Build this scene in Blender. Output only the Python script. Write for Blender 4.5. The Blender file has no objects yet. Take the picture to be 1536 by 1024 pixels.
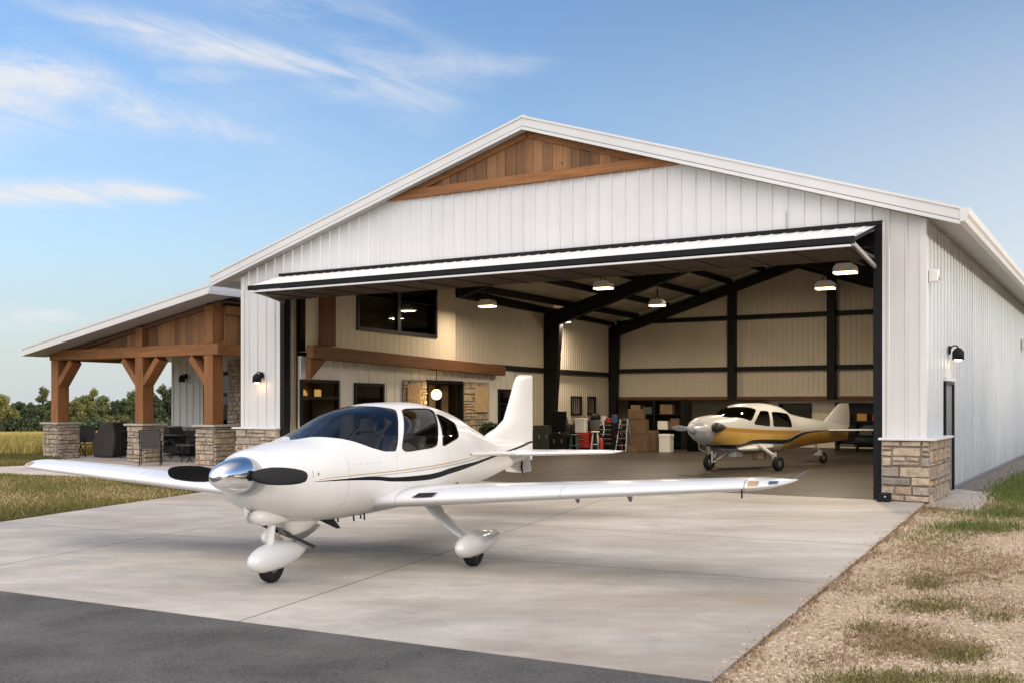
SKY_STRENGTH = 0.15
SKY_GAIN = (1.27, 1.40, 1.68)
SUN_STRENGTH = 2.6
SUN_ANGLE = 2.5
EXPOSURE = 0.0
LAMP_W = 190
CLOUD_COL = (5.6, 5.65, 5.85)
VEIL = (5.05, 5.5, 6.0)
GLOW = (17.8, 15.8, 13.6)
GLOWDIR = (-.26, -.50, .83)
import bpy, math, random
import numpy as np
from mathutils import Vector, Matrix

random.seed(7)
rng = np.random.default_rng(11)
sc = bpy.context.scene
COL = sc.collection
R = math.radians

# ------------------------------------------------------------------ camera
EYE = 1.7
FPX, CX, HY = 1536.0, 768.0, 605.0
cam = bpy.data.cameras.new("camera")
cam.lens = 36.0; cam.sensor_width = 36.0
cam.shift_y = (HY - 512.0) / 1536.0
cam.clip_start = 0.05; cam.clip_end = 6000
camo = bpy.data.objects.new("camera", cam)
camo.location = (0, 0, EYE); camo.rotation_euler = (R(90), 0, 0)
COL.objects.link(camo)
sc.camera = camo

def at(px, py, z=0.0):
    """photo measurement -> point of the world at height z"""
    d = FPX * (EYE - z) / (py - HY)
    return Vector(((px - CX) / FPX * d, d, z))

# ------------------------------------------------------------------ mesh builder
class MB:
    def __init__(self):
        self.v = []; self.f = []; self.m = []; self.s = []; self.t = []
    def add(self, verts, faces, mi=0, smooth=False, tint=0.5):
        o = len(self.v)
        self.v.extend([tuple(p) for p in verts])
        for fc in faces:
            self.f.append(tuple(i + o for i in fc)); self.m.append(mi); self.s.append(smooth); self.t.append(tint)
        return self
    def box(self, x0, x1, y0, y1, z0, z1, mi=0, tint=0.5, M=None):
        vs = [Vector((x, y, z)) for z in (z0, z1) for y in (y0, y1) for x in (x0, x1)]
        if M is not None: vs = [M @ p for p in vs]
        return self.add(vs, [(0, 2, 3, 1), (4, 5, 7, 6), (0, 1, 5, 4), (2, 6, 7, 3), (0, 4, 6, 2), (1, 3, 7, 5)], mi, False, tint)
    def prism(self, poly, axis, lo, hi, mi=0, tint=0.5):
        """polygon in the two other axes (in x,y,z order), extruded along axis"""
        n = len(poly); vs = []
        for e in (lo, hi):
            for p in poly:
                q = list(p); q.insert(axis, e); vs.append(q)
        area = sum(poly[i][0] * poly[(i + 1) % n][1] - poly[(i + 1) % n][0] * poly[i][1] for i in range(n))
        fl = (area > 0) != (axis == 1)
        fs = []
        a = list(range(n)); b = [i + n for i in a]
        fs.append(tuple(reversed(a)) if fl else tuple(a)); fs.append(tuple(b) if fl else tuple(reversed(b)))
        for i in range(n):
            j = (i + 1) % n
            fs.append((i, j, j + n, i + n) if fl else (i, i + n, j + n, j))
        return self.add(vs, fs, mi, False, tint)
    def bar(self, p, q, w, h, up=(0, 0, 1), mi=0, tint=0.5):
        """square timber from p to q, w across, h along up"""
        p = Vector(p); q = Vector(q); d = (q - p).normalized(); up = Vector(up)
        sd = d.cross(up).normalized(); u = sd.cross(d).normalized()
        vs = []
        for e in (p, q):
            for a, b in ((-1, -1), (1, -1), (1, 1), (-1, 1)):
                vs.append(e + sd * (a * w / 2) + u * (b * h / 2))
        return self.add(vs, [(0, 1, 2, 3), (7, 6, 5, 4), (0, 4, 5, 1), (1, 5, 6, 2), (2, 6, 7, 3), (3, 7, 4, 0)], mi, False, tint)
    def tube(self, pts, rad, n=10, mi=0, cap=True, tint=0.5, smooth=True):
        pts = [Vector(p) for p in pts]
        if not hasattr(rad, '__len__'): rad = [rad] * len(pts)
        rings = []; ref = None
        for i, p in enumerate(pts):
            d = (pts[min(i + 1, len(pts) - 1)] - pts[max(i - 1, 0)]).normalized()
            if ref is None:
                ref = Vector((0, 0, 1)) if abs(d.z) < .9 else Vector((1, 0, 0))
            sd = d.cross(ref).normalized(); u = sd.cross(d).normalized(); ref = u
            rings.append([p + (sd * math.cos(2 * math.pi * k / n) + u * math.sin(2 * math.pi * k / n)) * rad[i] for k in range(n)])
        vs = [q for r in rings for q in r]; fs = []
        for i in range(len(pts) - 1):
            for k in range(n):
                k2 = (k + 1) % n
                fs.append((i * n + k, i * n + k2, (i + 1) * n + k2, (i + 1) * n + k))
        self.add(vs, fs, mi, smooth, tint)
        if cap:
            self.add(rings[0], [tuple(reversed(range(n)))], mi, False, tint)
            self.add(rings[-1], [tuple(range(n))], mi, False, tint)
        return self
    def lathe(self, prof, n=24, axis='z', c=(0, 0, 0), mi=0, smooth=True, tint=0.5):
        vs = []
        for r, h in prof:
            for k in range(n):
                a = 2 * math.pi * k / n; x, y = r * math.cos(a), r * math.sin(a)
                p = {'z': (x, y, h), 'y': (x, h, -y), 'x': (h, x, y)}[axis]
                vs.append((p[0] + c[0], p[1] + c[1], p[2] + c[2]))
        fs = []
        for i in range(len(prof) - 1):
            for k in range(n):
                k2 = (k + 1) % n
                fs.append((i * n + k, i * n + k2, (i + 1) * n + k2, (i + 1) * n + k))
        return self.add(vs, fs, mi, smooth, tint)
    def ball(self, c, r, n=14, mi=0, tint=.5):
        rx, ry, rz = r if hasattr(r, '__len__') else (r, r, r)
        vs = []; fs = []
        for i in range(n + 1):
            th = math.pi * i / n
            for k in range(2 * n):
                a = math.pi * k / n
                vs.append((c[0] + rx * math.sin(th) * math.cos(a), c[1] + ry * math.sin(th) * math.sin(a), c[2] - rz * math.cos(th)))
        for i in range(n):
            for k in range(2 * n):
                k2 = (k + 1) % (2 * n)
                fs.append((i * 2 * n + k, i * 2 * n + k2, (i + 1) * 2 * n + k2, (i + 1) * 2 * n + k))
        return self.add(vs, fs, mi, True, tint)
    def grid(self, rows, mi=0, smooth=True, closed=False, tint=.5):
        n = len(rows[0]); vs = [p for r in rows for p in r]; fs = []
        for i in range(len(rows) - 1):
            for k in range(n if closed else n - 1):
                k2 = (k + 1) % n
                fs.append((i * n + k, i * n + k2, (i + 1) * n + k2, (i + 1) * n + k))
        return self.add(vs, fs, mi, smooth, tint)
    def build(self, name, mats, parent=None, bevel=0.0, weld=False, subsurf=0, recalc=True):
        me = bpy.data.meshes.new(name)
        me.from_pydata(self.v, [], self.f)
        if not isinstance(mats, (list, tuple)): mats = [mats]
        for m in mats: me.materials.append(m)
        me.polygons.foreach_set("material_index", self.m)
        me.polygons.foreach_set("use_smooth", self.s)
        a = me.attributes.new("tint", 'FLOAT', 'FACE')
        a.data.foreach_set("value", self.t)
        me.update()
        if recalc or weld:
            import bmesh
            bm = bmesh.new(); bm.from_mesh(me)
            if weld: bmesh.ops.remove_doubles(bm, verts=bm.verts, dist=1e-5)
            if recalc: bmesh.ops.recalc_face_normals(bm, faces=bm.faces)
            bm.to_mesh(me); bm.free()
        o = bpy.data.objects.new(name, me)
        COL.objects.link(o)
        if parent is not None: o.parent = parent
        if bevel:
            b = o.modifiers.new("bevel", 'BEVEL'); b.width = bevel; b.segments = 2; b.limit_method = 'ANGLE'
        if subsurf:
            b = o.modifiers.new("subsurf", 'SUBSURF'); b.levels = subsurf; b.render_levels = subsurf
        return o

def soup(name, V, F, mat, tint=None, smooth=False, parent=None):
    """big numpy mesh; F is (n,3) or (n,4)"""
    me = bpy.data.meshes.new(name)
    k = F.shape[1]
    me.vertices.add(len(V)); me.vertices.foreach_set("co", np.asarray(V, np.float32).ravel())
    me.loops.add(F.size); me.loops.foreach_set("vertex_index", F.astype(np.int32).ravel())
    me.polygons.add(len(F)); me.polygons.foreach_set("loop_start", np.arange(0, F.size, k, dtype=np.int32))
    me.polygons.foreach_set("loop_total", np.full(len(F), k, np.int32))
    if smooth: me.polygons.foreach_set("use_smooth", np.ones(len(F), bool))
    if tint is not None:
        a = me.attributes.new("tint", 'FLOAT', 'FACE'); a.data.foreach_set("value", np.asarray(tint, np.float32))
    me.materials.append(mat); me.update(calc_edges=True); me.validate()
    o = bpy.data.objects.new(name, me); COL.objects.link(o)
    if parent is not None: o.parent = parent
    return o

def tag(o, label=None, cat=None, group=None, kind=None):
    if label: o["label"] = label
    if cat: o["category"] = cat
    if group: o["group"] = group
    if kind: o["kind"] = kind
    return o

def thing(name, loc, rz, label, cat, group=None):
    o = bpy.data.objects.new(name, None); COL.objects.link(o)
    o.location = loc; o.rotation_euler = (0, 0, rz); o.empty_display_size = .2
    return tag(o, label, cat, group)

def copy_tree(o, parent=None):
    c = o.copy(); COL.objects.link(c)
    if parent is not None: c.parent = parent
    for ch in list(o.children): copy_tree(ch, c)
    return c

def pchip(xs, ys):
    xs = np.array(xs, float); ys = np.array(ys, float)
    h = np.diff(xs); d = np.diff(ys) / h
    m = np.zeros(len(xs)); m[0] = d[0]; m[-1] = d[-1]
    for i in range(1, len(xs) - 1):
        if d[i - 1] * d[i] > 0:
            w1 = 2 * h[i] + h[i - 1]; w2 = h[i] + 2 * h[i - 1]
            m[i] = (w1 + w2) / (w1 / d[i - 1] + w2 / d[i])
    def f(x):
        x = np.clip(np.asarray(x, float), xs[0], xs[-1])
        i = np.clip(np.searchsorted(xs, x) - 1, 0, len(h) - 1)
        t = (x - xs[i]) / h[i]
        return (2*t**3-3*t**2+1)*ys[i] + (t**3-2*t**2+t)*h[i]*m[i] + (-2*t**3+3*t**2)*ys[i+1] + (t**3-t**2)*h[i]*m[i+1]
    return f

# ------------------------------------------------------------------ materials
class N:
    """small node helper"""
    def __init__(self, name):
        self.mat = bpy.data.materials.new(name); self.mat.use_nodes = True
        self.t = self.mat.node_tree; self.b = self.t.nodes["Principled BSDF"]; self.out = self.t.nodes["Material Output"]
    def n(self, typ, **kw):
        x = self.t.nodes.new(typ)
        for k, v in kw.items(): setattr(x, k, v)
        return x
    def l(self, a, b): self.t.links.new(a, b)
    def set(self, sock, v):
        if hasattr(v, 'is_linked'): self.l(v, sock)
        else: sock.default_value = v
    def math(self, op, a, b=0.0, c=0.0, clamp=False):
        x = self.n("ShaderNodeMath", operation=op, use_clamp=clamp)
        self.set(x.inputs[0], a); self.set(x.inputs[1], b); self.set(x.inputs[2], c)
        return x.outputs[0]
    def mix(self, fac, a, b, blend='MIX'):
        x = self.n("ShaderNodeMix", data_type='RGBA', blend_type=blend)
        self.set(x.inputs[0], fac); self.set(x.inputs[6], a); self.set(x.inputs[7], b)
        return x.outputs[2]
    def coords(self, which="Object", scale=(1, 1, 1)):
        tc = self.n("ShaderNodeTexCoord")
        mp = self.n("ShaderNodeMapping"); mp.inputs["Scale"].default_value = scale
        self.l(tc.outputs[which], mp.inputs["Vector"]); return mp.outputs[0]
    def noise(self, vec, scale, detail=4, rough=.55, dist=0.0):
        x = self.n("ShaderNodeTexNoise"); self.l(vec, x.inputs["Vector"])
        x.inputs["Scale"].default_value = scale; x.inputs["Detail"].default_value = detail
        x.inputs["Roughness"].default_value = rough; x.inputs["Distortion"].default_value = dist
        return x.outputs["Fac"]
    def ramp(self, fac, lo, hi, a=0.0, b=1.0):
        x = self.n("ShaderNodeMapRange"); self.set(x.inputs[0], fac)
        x.inputs[1].default_value = lo; x.inputs[2].default_value = hi; x.inputs[3].default_value = a; x.inputs[4].default_value = b
        return x.outputs[0]
    def bump(self, h, strength=.3, dist=.01, normal=None):
        x = self.n("ShaderNodeBump"); x.inputs["Strength"].default_value = strength; x.inputs["Distance"].default_value = dist
        self.l(h, x.inputs["Height"])
        if normal is not None: self.l(normal, x.inputs["Normal"])
        return x.outputs[0]
    def curve(self, x, pts, lo, hi):
        """1-D function from points (x,y); x in lo..hi; y returned"""
        ys = [p[1] for p in pts]; y0, y1 = min(ys) - .01, max(ys) + .01
        nx = self.ramp(x, lo, hi)
        fc = self.n("ShaderNodeFloatCurve"); cm = fc.mapping; c = cm.curves[0]
        P = [((p[0] - lo) / (hi - lo), (p[1] - y0) / (y1 - y0)) for p in pts]
        c.points[0].location = P[0]; c.points[1].location = P[-1]
        for q in P[1:-1]: c.points.new(*q)
        cm.update(); self.l(nx, fc.inputs["Value"])
        return self.ramp(fc.outputs[0], 0, 1, y0, y1)

def C(r, g, b): return (r, g, b, 1.0)

def simple(name, col, rough=.6, metal=0.0, var=.12, vscale=3.0, bump=0.0, bscale=60.0, coat=0.0, stretch=(1, 1, 1), tint=0.0, rvar=0.0):
    n = N(name); v = n.coords(scale=stretch)
    f = n.noise(v, vscale, 5, .6)
    k = n.ramp(f, .3, .7, 1 - var, 1 + var)
    if tint:
        at_ = n.n("ShaderNodeAttribute", attribute_name="tint")
        k = n.math('MULTIPLY', k, n.ramp(at_.outputs["Fac"], 0, 1, 1 - tint, 1 + tint))
    vm = n.n("ShaderNodeVectorMath", operation='SCALE'); vm.inputs[0].default_value = col[:3]; n.l(k, vm.inputs["Scale"])
    n.l(vm.outputs[0], n.b.inputs["Base Color"])
    n.b.inputs["Roughness"].default_value = rough; n.b.inputs["Metallic"].default_value = metal
    if rvar: n.l(n.ramp(n.noise(v, vscale * 2.3, 4), .3, .7, rough - rvar, rough + rvar), n.b.inputs["Roughness"])
    if coat: n.b.inputs["Coat Weight"].default_value = coat; n.b.inputs["Coat Roughness"].default_value = .04
    if bump: n.l(n.bump(n.noise(v, bscale, 4), bump, .01), n.b.inputs["Normal"])
    return n.mat

def wood(name, col, axis, dark=.45, tint=.35):
    """sawn timber, grain along axis"""
    n = N(name); sc_ = [14, 14, 14]; sc_[axis] = .9
    v = n.coords(scale=tuple(sc_))
    g = n.noise(v, 1.0, 6, .65, 1.5)
    s2 = [3, 3, 3]; s2[axis] = .35
    w = n.noise(n.coords(scale=tuple(s2)), 1.0, 3)
    k = n.math('ADD', n.math('MULTIPLY', g, .65), n.math('MULTIPLY', w, .35))
    knot = n.n("ShaderNodeTexVoronoi"); s3 = [2.2, 2.2, 2.2]; s3[axis] = 1.3
    n.l(n.coords(scale=tuple(s3)), knot.inputs["Vector"]); knot.inputs["Scale"].default_value = 1.6
    kn = n.ramp(knot.outputs["Distance"], .03, .11)
    a = n.mix(n.ramp(k, .32, .68), C(*[c * dark for c in col]), C(*[min(1, c * 1.25) for c in col]))
    at_ = n.n("ShaderNodeAttribute", attribute_name="tint")
    a = n.mix(1.0, a, n.ramp(at_.outputs["Fac"], 0, 1, 1 - tint, 1 + tint), 'MULTIPLY')
    a = n.mix(kn, C(*[c * .25 for c in col]), a)
    n.l(a, n.b.inputs["Base Color"]); n.b.inputs["Roughness"].default_value = .7
    n.l(n.bump(g, .35, .006), n.b.inputs["Normal"])
    return n.mat

def lamp_mat(name, col, strength):
    n = N(name); n.b.inputs["Base Color"].default_value = C(*col); n.b.inputs["Emission Color"].default_value = C(*col)
    n.b.inputs["Emission Strength"].default_value = strength
    return n.mat

def glass(name, tint=(.1, .12, .13), amount=.55, rough=.02):
    """tinted pane: reflects by Fresnel, lets a tinted part of the light through"""
    n = N(name)
    tr = n.n("ShaderNodeBsdfTransparent"); tr.inputs[0].default_value = C(*tint)
    gl = n.n("ShaderNodeBsdfGlossy"); gl.inputs["Roughness"].default_value = rough
    fr = n.n("ShaderNodeFresnel"); fr.inputs[0].default_value = 1.5
    mx = n.n("ShaderNodeMixShader")
    n.l(n.math('MULTIPLY_ADD', fr.outputs[0], amount, .02, clamp=True), mx.inputs[0])
    n.l(tr.outputs[0], mx.inputs[1]); n.l(gl.outputs[0], mx.inputs[2]); n.l(mx.outputs[0], n.out.inputs["Surface"])
    return n.mat

M = {}
def siding(name, col):
    n = N(name); v = n.coords(); f = n.noise(v, .7, 5, .6); st = n.noise(n.coords(scale=(5, 5, .22)), 1.0, 6, .65)
    tc = n.n("ShaderNodeTexCoord"); sp = n.n("ShaderNodeSeparateXYZ"); n.l(tc.outputs["Object"], sp.inputs[0])
    k = n.math('MULTIPLY', n.ramp(f, .3, .7, .95, 1.04), n.ramp(st, .35, .72, 1.01, .95))
    vm = n.n("ShaderNodeVectorMath", operation='SCALE'); vm.inputs[0].default_value = col; n.l(k, vm.inputs["Scale"])
    low = n.math('MULTIPLY', n.ramp(sp.outputs[2], .0, .8, .5, 0), n.ramp(st, .3, .7))
    c = n.mix(low, vm.outputs[0], C(.33, .30, .26))
    n.l(c, n.b.inputs["Base Color"]); n.l(n.ramp(st, .3, .7, .36, .5), n.b.inputs["Roughness"])
    n.l(n.bump(n.noise(v, 1.4, 3), .12, .02), n.b.inputs["Normal"]); return n.mat
M['white_metal'] = siding('white_metal_panel', (.70, .69, .68))
M['white_trim'] = simple('white_trim', (.72, .71, .695), .4, 0, .04, 1.5)
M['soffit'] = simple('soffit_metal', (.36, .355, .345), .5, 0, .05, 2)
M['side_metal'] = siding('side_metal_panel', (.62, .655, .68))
M['liner'] = simple('liner_panel', (.62, .56, .465), .55, 0, .06, .8)
M['liner_box'] = simple('board_cladding', (.64, .56, .43), .6, 0, .06, .8)
M['white_batten'] = simple('white_batten', (.72, .70, .66), .6, 0, .06, 1.0)
M['ceiling'] = simple('ceiling_insulation', (.52, .48, .40), .6, 0, .15, 1.5, .3, 8)
M['black_steel'] = simple('black_steel', (.010, .010, .011), .6, 0, .25, 3, .05, 40)
M['grey_steel'] = simple('grey_steel', (.22, .23, .24), .35, .8, .1, 3)
M['galv'] = simple('galvanised_steel', (.55, .56, .57), .35, .7, .12, 4)
M['dark_frame'] = simple('black_window_frame', (.008, .008, .008), .4, 0, .1, 3)
M['wood_x'] = wood('timber_x', (.315, .128, .038), 0)
M['wood_y'] = wood('timber_y', (.315, .128, .038), 1)
M['wood_z'] = wood('timber_z', (.315, .128, .038), 2)
M['board'] = wood('weathered_boards', (.27, .128, .052), 2, .5, .42)
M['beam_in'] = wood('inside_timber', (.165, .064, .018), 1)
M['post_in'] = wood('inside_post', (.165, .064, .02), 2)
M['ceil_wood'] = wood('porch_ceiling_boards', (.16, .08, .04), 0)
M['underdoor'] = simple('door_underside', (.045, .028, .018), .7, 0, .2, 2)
M['paint'] = None
M['black_rubber'] = simple('black_rubber', (.016, .016, .016), .75, 0, .2, 10, .2, 80)
M['blade'] = simple('black_blade', (.007, .007, .008), .45, 0, .3, 6)
M['chrome'] = simple('polished_spinner', (.80, .80, .81), .15, 1.0, .03, 3, .015, 14)
M['cabin_dark'] = simple('cabin_trim', (.075, .075, .08), .8, 0, .2, 5)
M['seat'] = simple('seat_leather', (.12, .105, .09), .6, 0, .2, 6)
for k_ in ('blade', 'black_rubber', 'black_steel', 'dark_frame'): M[k_].node_tree.nodes['Principled BSDF'].inputs['Specular IOR Level'].default_value = .22
M['shield'] = glass('windshield_glass', (.55, .56, .57), .68)
M['pane'] = glass('window_pane', (.45, .46, .45), .9)
M['plain_white'] = simple('white_plastic', (.75, .74, .72), .45, 0, .05, 4)
M['cream'] = simple('cream_wall', (.74, .68, .57), .7, 0, .08, 1.5)
M['inner_room'] = simple('room_wall', (.30, .22, .13), .8, 0, .2, 1.2)
M['fabric'] = simple('dark_cover_fabric', (.05, .044, .04), .9, 0, .2, 6, .3, 50)
M['sling'] = simple('grey_sling', (.085, .08, .078), .85, 0, .15, 20)
M['carton'] = simple('cardboard', (.15, .095, .055), .85, 0, .15, 5)
M['dark_cab'] = simple('dark_green_cabinet', (.045, .05, .045), .5, 0, .15, 3)
M['red'] = simple('red_paint', (.42, .035, .025), .45, 0, .15, 5)
M['teal'] = simple('teal_paint', (.02, .14, .14), .45, 0, .15, 5)
M['screen'] = lamp_mat('blue_screen', (.08, .20, .75), .35)
M['warm_lamp'] = lamp_mat('lit_diffuser', (1.0, .76, .46), 6.0)
M['globe'] = lamp_mat('lit_globe', (1.0, .62, .22), 9.0)
M['bulb'] = lamp_mat('lit_bulb', (1.0, .72, .42), 10.0)
M['warm_window'] = lamp_mat('lit_shade', (1.0, .55, .15), 1.2)
# stone: every block carries its own tint
def stone_mat():
    n = N('ledge_stone'); v = n.coords()
    at_ = n.n("ShaderNodeAttribute", attribute_name="tint")
    cr = n.n("ShaderNodeValToRGB"); e = cr.color_ramp.elements
    e[0].position = 0; e[0].color = C(.25, .215, .18)
    e[1].position = 1; e[1].color = C(.58, .35, .18)
    for p, c in ((.2, (.34, .285, .23)), (.42, (.42, .34, .255)), (.62, (.48, .385, .28)), (.8, (.48, .365, .27)), (.93, (.42, .30, .21))):
        x = e.new(p); x.color = C(*c)
    n.l(at_.outputs["Fac"], cr.inputs[0])
    f = n.noise(v, 9, 6, .65); f2 = n.noise(v, 38, 4, .6)
    c = n.mix(1.0, cr.outputs[0], n.ramp(f, .3, .7, .74, 1.38), 'MULTIPLY')
    c = n.mix(.5, c, n.ramp(f2, .3, .7, .7, 1.25), 'MULTIPLY')
    n.l(c, n.b.inputs["Base Color"]); n.b.inputs["Roughness"].default_value = .85
    n.l(n.bump(n.math('ADD', f, n.math('MULTIPLY', f2, .5)), .9, .025), n.b.inputs["Normal"])
    return n.mat
M['stone'] = stone_mat()
M['mortar'] = simple('mortar', (.31, .27, .225), .95, 0, .15, 8, .4, 60)
M['cap'] = simple('stone_cap', (.44, .40, .34), .8, 0, .12, 5, .3, 30)

def stonework(mb, fn, u0, u1, z0, z1, seed, hmin=.09, hmax=.24, wmin=.16, wmax=.5, orange=True):
    """random ashlar; fn(u, d, z) -> local point, d outward"""
    r = random.Random(seed); z = z0
    def block(a, b, c, d):
        g = .008; a += g; b -= g; c += g; d -= g
        if b - a < .03 or d - c < .03: return
        dep = r.uniform(.03, .065); ins = r.uniform(.008, .02)
        j = lambda: r.uniform(-.008, .008)
        P = [(a, c), (b, c), (b, d), (a, d)]
        P = [(p[0] + j(), p[1] + j()) for p in P]
        cu, cz = (a + b) / 2, (c + d) / 2
        Q = [(p[0] + math.copysign(ins, cu - p[0]), p[1] + math.copysign(ins, cz - p[1])) for p in P]
        vs = [fn(p[0], 0, p[1]) for p in P] + [fn(q[0], dep + r.uniform(-.008, .008), q[1]) for q in Q] + [fn(cu, dep + .006, cz)]
        t = min(.9, max(0, r.gauss(.5, .24)))
        if orange and r.random() < .05: t = 1.0
        mb.add(vs, [(0, 1, 5, 4), (1, 2, 6, 5), (2, 3, 7, 6), (3, 0, 4, 7), (4, 5, 8), (5, 6, 8), (6, 7, 8), (7, 4, 8)], 0, False, t)
    while z < z1 - .02:
        h = min(r.uniform(hmin, hmax), z1 - z)
        if z1 - z - h < .06: h = z1 - z
        u = u0
        while u < u1 - .01:
            w = min(r.uniform(wmin, wmax), u1 - u)
            if u1 - u - w < .1: w = u1 - u
            if h > .17 and r.random() < .35:
                k = r.uniform(.4, .6); block(u, u + w, z, z + h * k)
                if w > .3 and r.random() < .5: block(u, u + w / 2, z + h * k, z + h); block(u + w / 2, u + w, z + h * k, z + h)
                else: block(u, u + w, z + h * k, z + h)
            else: block(u, u + w, z, z + h)
            u += w
        z += h

# ------------------------------------------------------------------ light and sky
SUN_EL = R(12.5)
sdir = Vector((.835, -.55, 0)).normalized()              # the sun stands right of and behind the camera
world = bpy.data.worlds.new("World"); sc.world = world; world.use_nodes = True
wt = world.node_tree; wn = wt.nodes; wl = wt.links
bg = wn["Background"]; bg.inputs["Strength"].default_value = SKY_STRENGTH
sky = wn.new("ShaderNodeTexSky"); sky.sky_type = 'NISHITA'; sky.sun_disc = False
sky.sun_elevation = SUN_EL; sky.sun_rotation = math.atan2(sdir.x, sdir.y)
sky.air_density = 1.15; sky.dust_density = .5; sky.ozone_density = 2.4; sky.altitude = 0
class W(N):
    def __init__(self): self.t = wt
w_ = W()
tc = wn.new("ShaderNodeTexCoord"); sx = wn.new("ShaderNodeSeparateXYZ"); wl.new(tc.outputs["Generated"], sx.inputs[0])
# cirrus: each streak is a line over the northern sky, frayed by stretched noise. eu, ev are tangents of the direction (east and up over north)
yy_ = w_.math('MAXIMUM', sx.outputs[1], 0.02)
eu = w_.math('DIVIDE', sx.outputs[0], yy_); ev = w_.math('DIVIDE', sx.outputs[2], yy_)
cuv = wn.new("ShaderNodeCombineXYZ"); wl.new(eu, cuv.inputs[0]); wl.new(ev, cuv.inputs[1])
def wmap(rot, scl, loc=(0, 0, 0)):
    r_ = wn.new("ShaderNodeMapping"); r_.inputs["Rotation"].default_value = (0, 0, R(rot)); wl.new(cuv.outputs[0], r_.inputs[0])
    mp = wn.new("ShaderNodeMapping"); mp.inputs["Location"].default_value = loc; mp.inputs["Scale"].default_value = scl; wl.new(r_.outputs[0], mp.inputs[0]); return mp.outputs[0]
nA = w_.noise(wmap(14, (2.2, 9.0, 1)), 1.0, 6, .6, .8)
nB = w_.noise(wmap(16, (5.0, 22.0, 1), (3, 1, 0)), 1.0, 9, .66, .9)
nC = w_.noise(wmap(10, (3.0, 5.0, 1), (7, 3, 0)), 1.3, 5, .55, .6)
cl = None
STREAKS = [  # (east, up) tangents x1000 along the streak, half width, strength
    ([(-500, 400), (-434, 384), (-286, 346), (-190, 324), (-83, 296), (-20, 285)], [10, 15, 19, 21, 15, 6], [0, .5, .85, .8, .55, 0]),
    ([(-330, 420), (-230, 392), (-135, 345), (-80, 326), (20, 330), (60, 336)], [22, 40, 42, 26, 10, 5], [0, .45, .62, .55, .4, 0]),
    ([(-560, 345), (-500, 322), (-440, 308), (-400, 296), (-300, 268), (-200, 250)], [32, 32, 27, 23, 15, 8], [1.25, 1.25, 1.15, 1.0, .7, 0]),
    ([(-560, 285), (-500, 290), (-430, 275), (-330, 262)], [30, 34, 26, 10], [1.0, 1.0, .6, 0]),
    ([(-560, 210), (-500, 209), (-400, 207), (-330, 203), (-280, 199)], [12, 12, 11, 8, 4], [1.3, 1.3, 1.25, .8, 0]),
    ([(-350, 322), (-280, 320), (-200, 318), (-120, 290), (-30, 270)], [10, 14, 14, 18, 10], [0, .5, .45, .3, 0]),
    ([(-560, 82), (-500, 83), (-430, 84), (-380, 80)], [14, 14, 10, 5], [1.0, 1.0, .8, 0])]
for pts, wid, stg in STREAKS:
    P_ = [(x / 1000, y / 1000) for x, y in pts]; x0_, x1_ = P_[0][0], P_[-1][0]
    ctr = w_.curve(eu, P_, x0_, x1_); wd_ = w_.curve(eu, [(p[0], q / 1000) for p, q in zip(P_, wid)], x0_, x1_); st_ = w_.math('MULTIPLY', w_.curve(eu, [(p[0], q) for p, q in zip(P_, stg)], x0_, x1_), w_.ramp(eu, x1_, x1_ - .05))
    d_ = w_.math('ADD', w_.math('SUBTRACT', ev, ctr), w_.math('MULTIPLY', w_.math('SUBTRACT', nA, .5), .055))
    e_ = w_.math('DIVIDE', d_, wd_); e_ = w_.math('POWER', 2.718, w_.math('MULTIPLY', w_.math('MULTIPLY', e_, e_), -1.0))
    m_ = w_.math('MULTIPLY', e_, w_.math('MAXIMUM', st_, 0.0)); cl = m_ if cl is None else w_.math('MAXIMUM', cl, m_)
tex = w_.math('ADD', w_.ramp(nB, .36, .62, .15, 1.2), w_.ramp(nC, .3, .7, -.25, .25))
cl = w_.math('MULTIPLY', cl, w_.math('MAXIMUM', tex, 0.0))
veil2 = w_.math('MULTIPLY', w_.ramp(nC, .45, .75, 0, .28), w_.math('MULTIPLY', w_.ramp(eu, .05, -.25), w_.math('MULTIPLY', w_.ramp(nB, .3, .6, .4, 1), w_.ramp(ev, .1, .25))))
cl = w_.math('MAXIMUM', cl, veil2)
cl = w_.math('MULTIPLY', cl, w_.math('GREATER_THAN', sx.outputs[1], 0.05), clamp=True)
az = wn.new("ShaderNodeMath"); az.operation = 'ARCTAN2'; wl.new(sx.outputs[0], az.inputs[0]); wl.new(sx.outputs[1], az.inputs[1])
hz = w_.ramp(sx.outputs[2], .0, .42, 1, 0)                # thin milky veil low over the horizon
hz = w_.math('POWER', w_.math('MAXIMUM', hz, 0.0), 2.0)
def sky_add(a, fac, col):
    return w_.mix(fac, a, C(*col))
rt = w_.ramp(az.outputs[0], -.12, .50)                    # the veil stands higher towards the right
rt = w_.math('MULTIPLY', rt, w_.ramp(sx.outputs[2], .10, .40, 1, 0), clamp=True)
skg = wn.new("ShaderNodeVectorMath"); skg.operation = 'MULTIPLY'; wl.new(sky.outputs[0], skg.inputs[0]); skg.inputs[1].default_value = SKY_GAIN
vf = w_.math('MAXIMUM', w_.math('MULTIPLY', hz, .70), w_.math('MULTIPLY', rt, 1.0), clamp=True)
dk = wn.new("ShaderNodeVectorMath"); dk.operation = 'SCALE'; wl.new(skg.outputs[0], dk.inputs[0])
wl.new(w_.curve(sx.outputs[2], [(0, .42), (.08, .60), (.18, .80), (.3, .86), (.45, .86), (1.0, .86)], 0, 1), dk.inputs["Scale"])     # deeper towards the zenith
cs = sky_add(dk.outputs[0], vf, VEIL)
cs = sky_add(cs, w_.math('MULTIPLY', cl, .9, clamp=True), CLOUD_COL)
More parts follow.
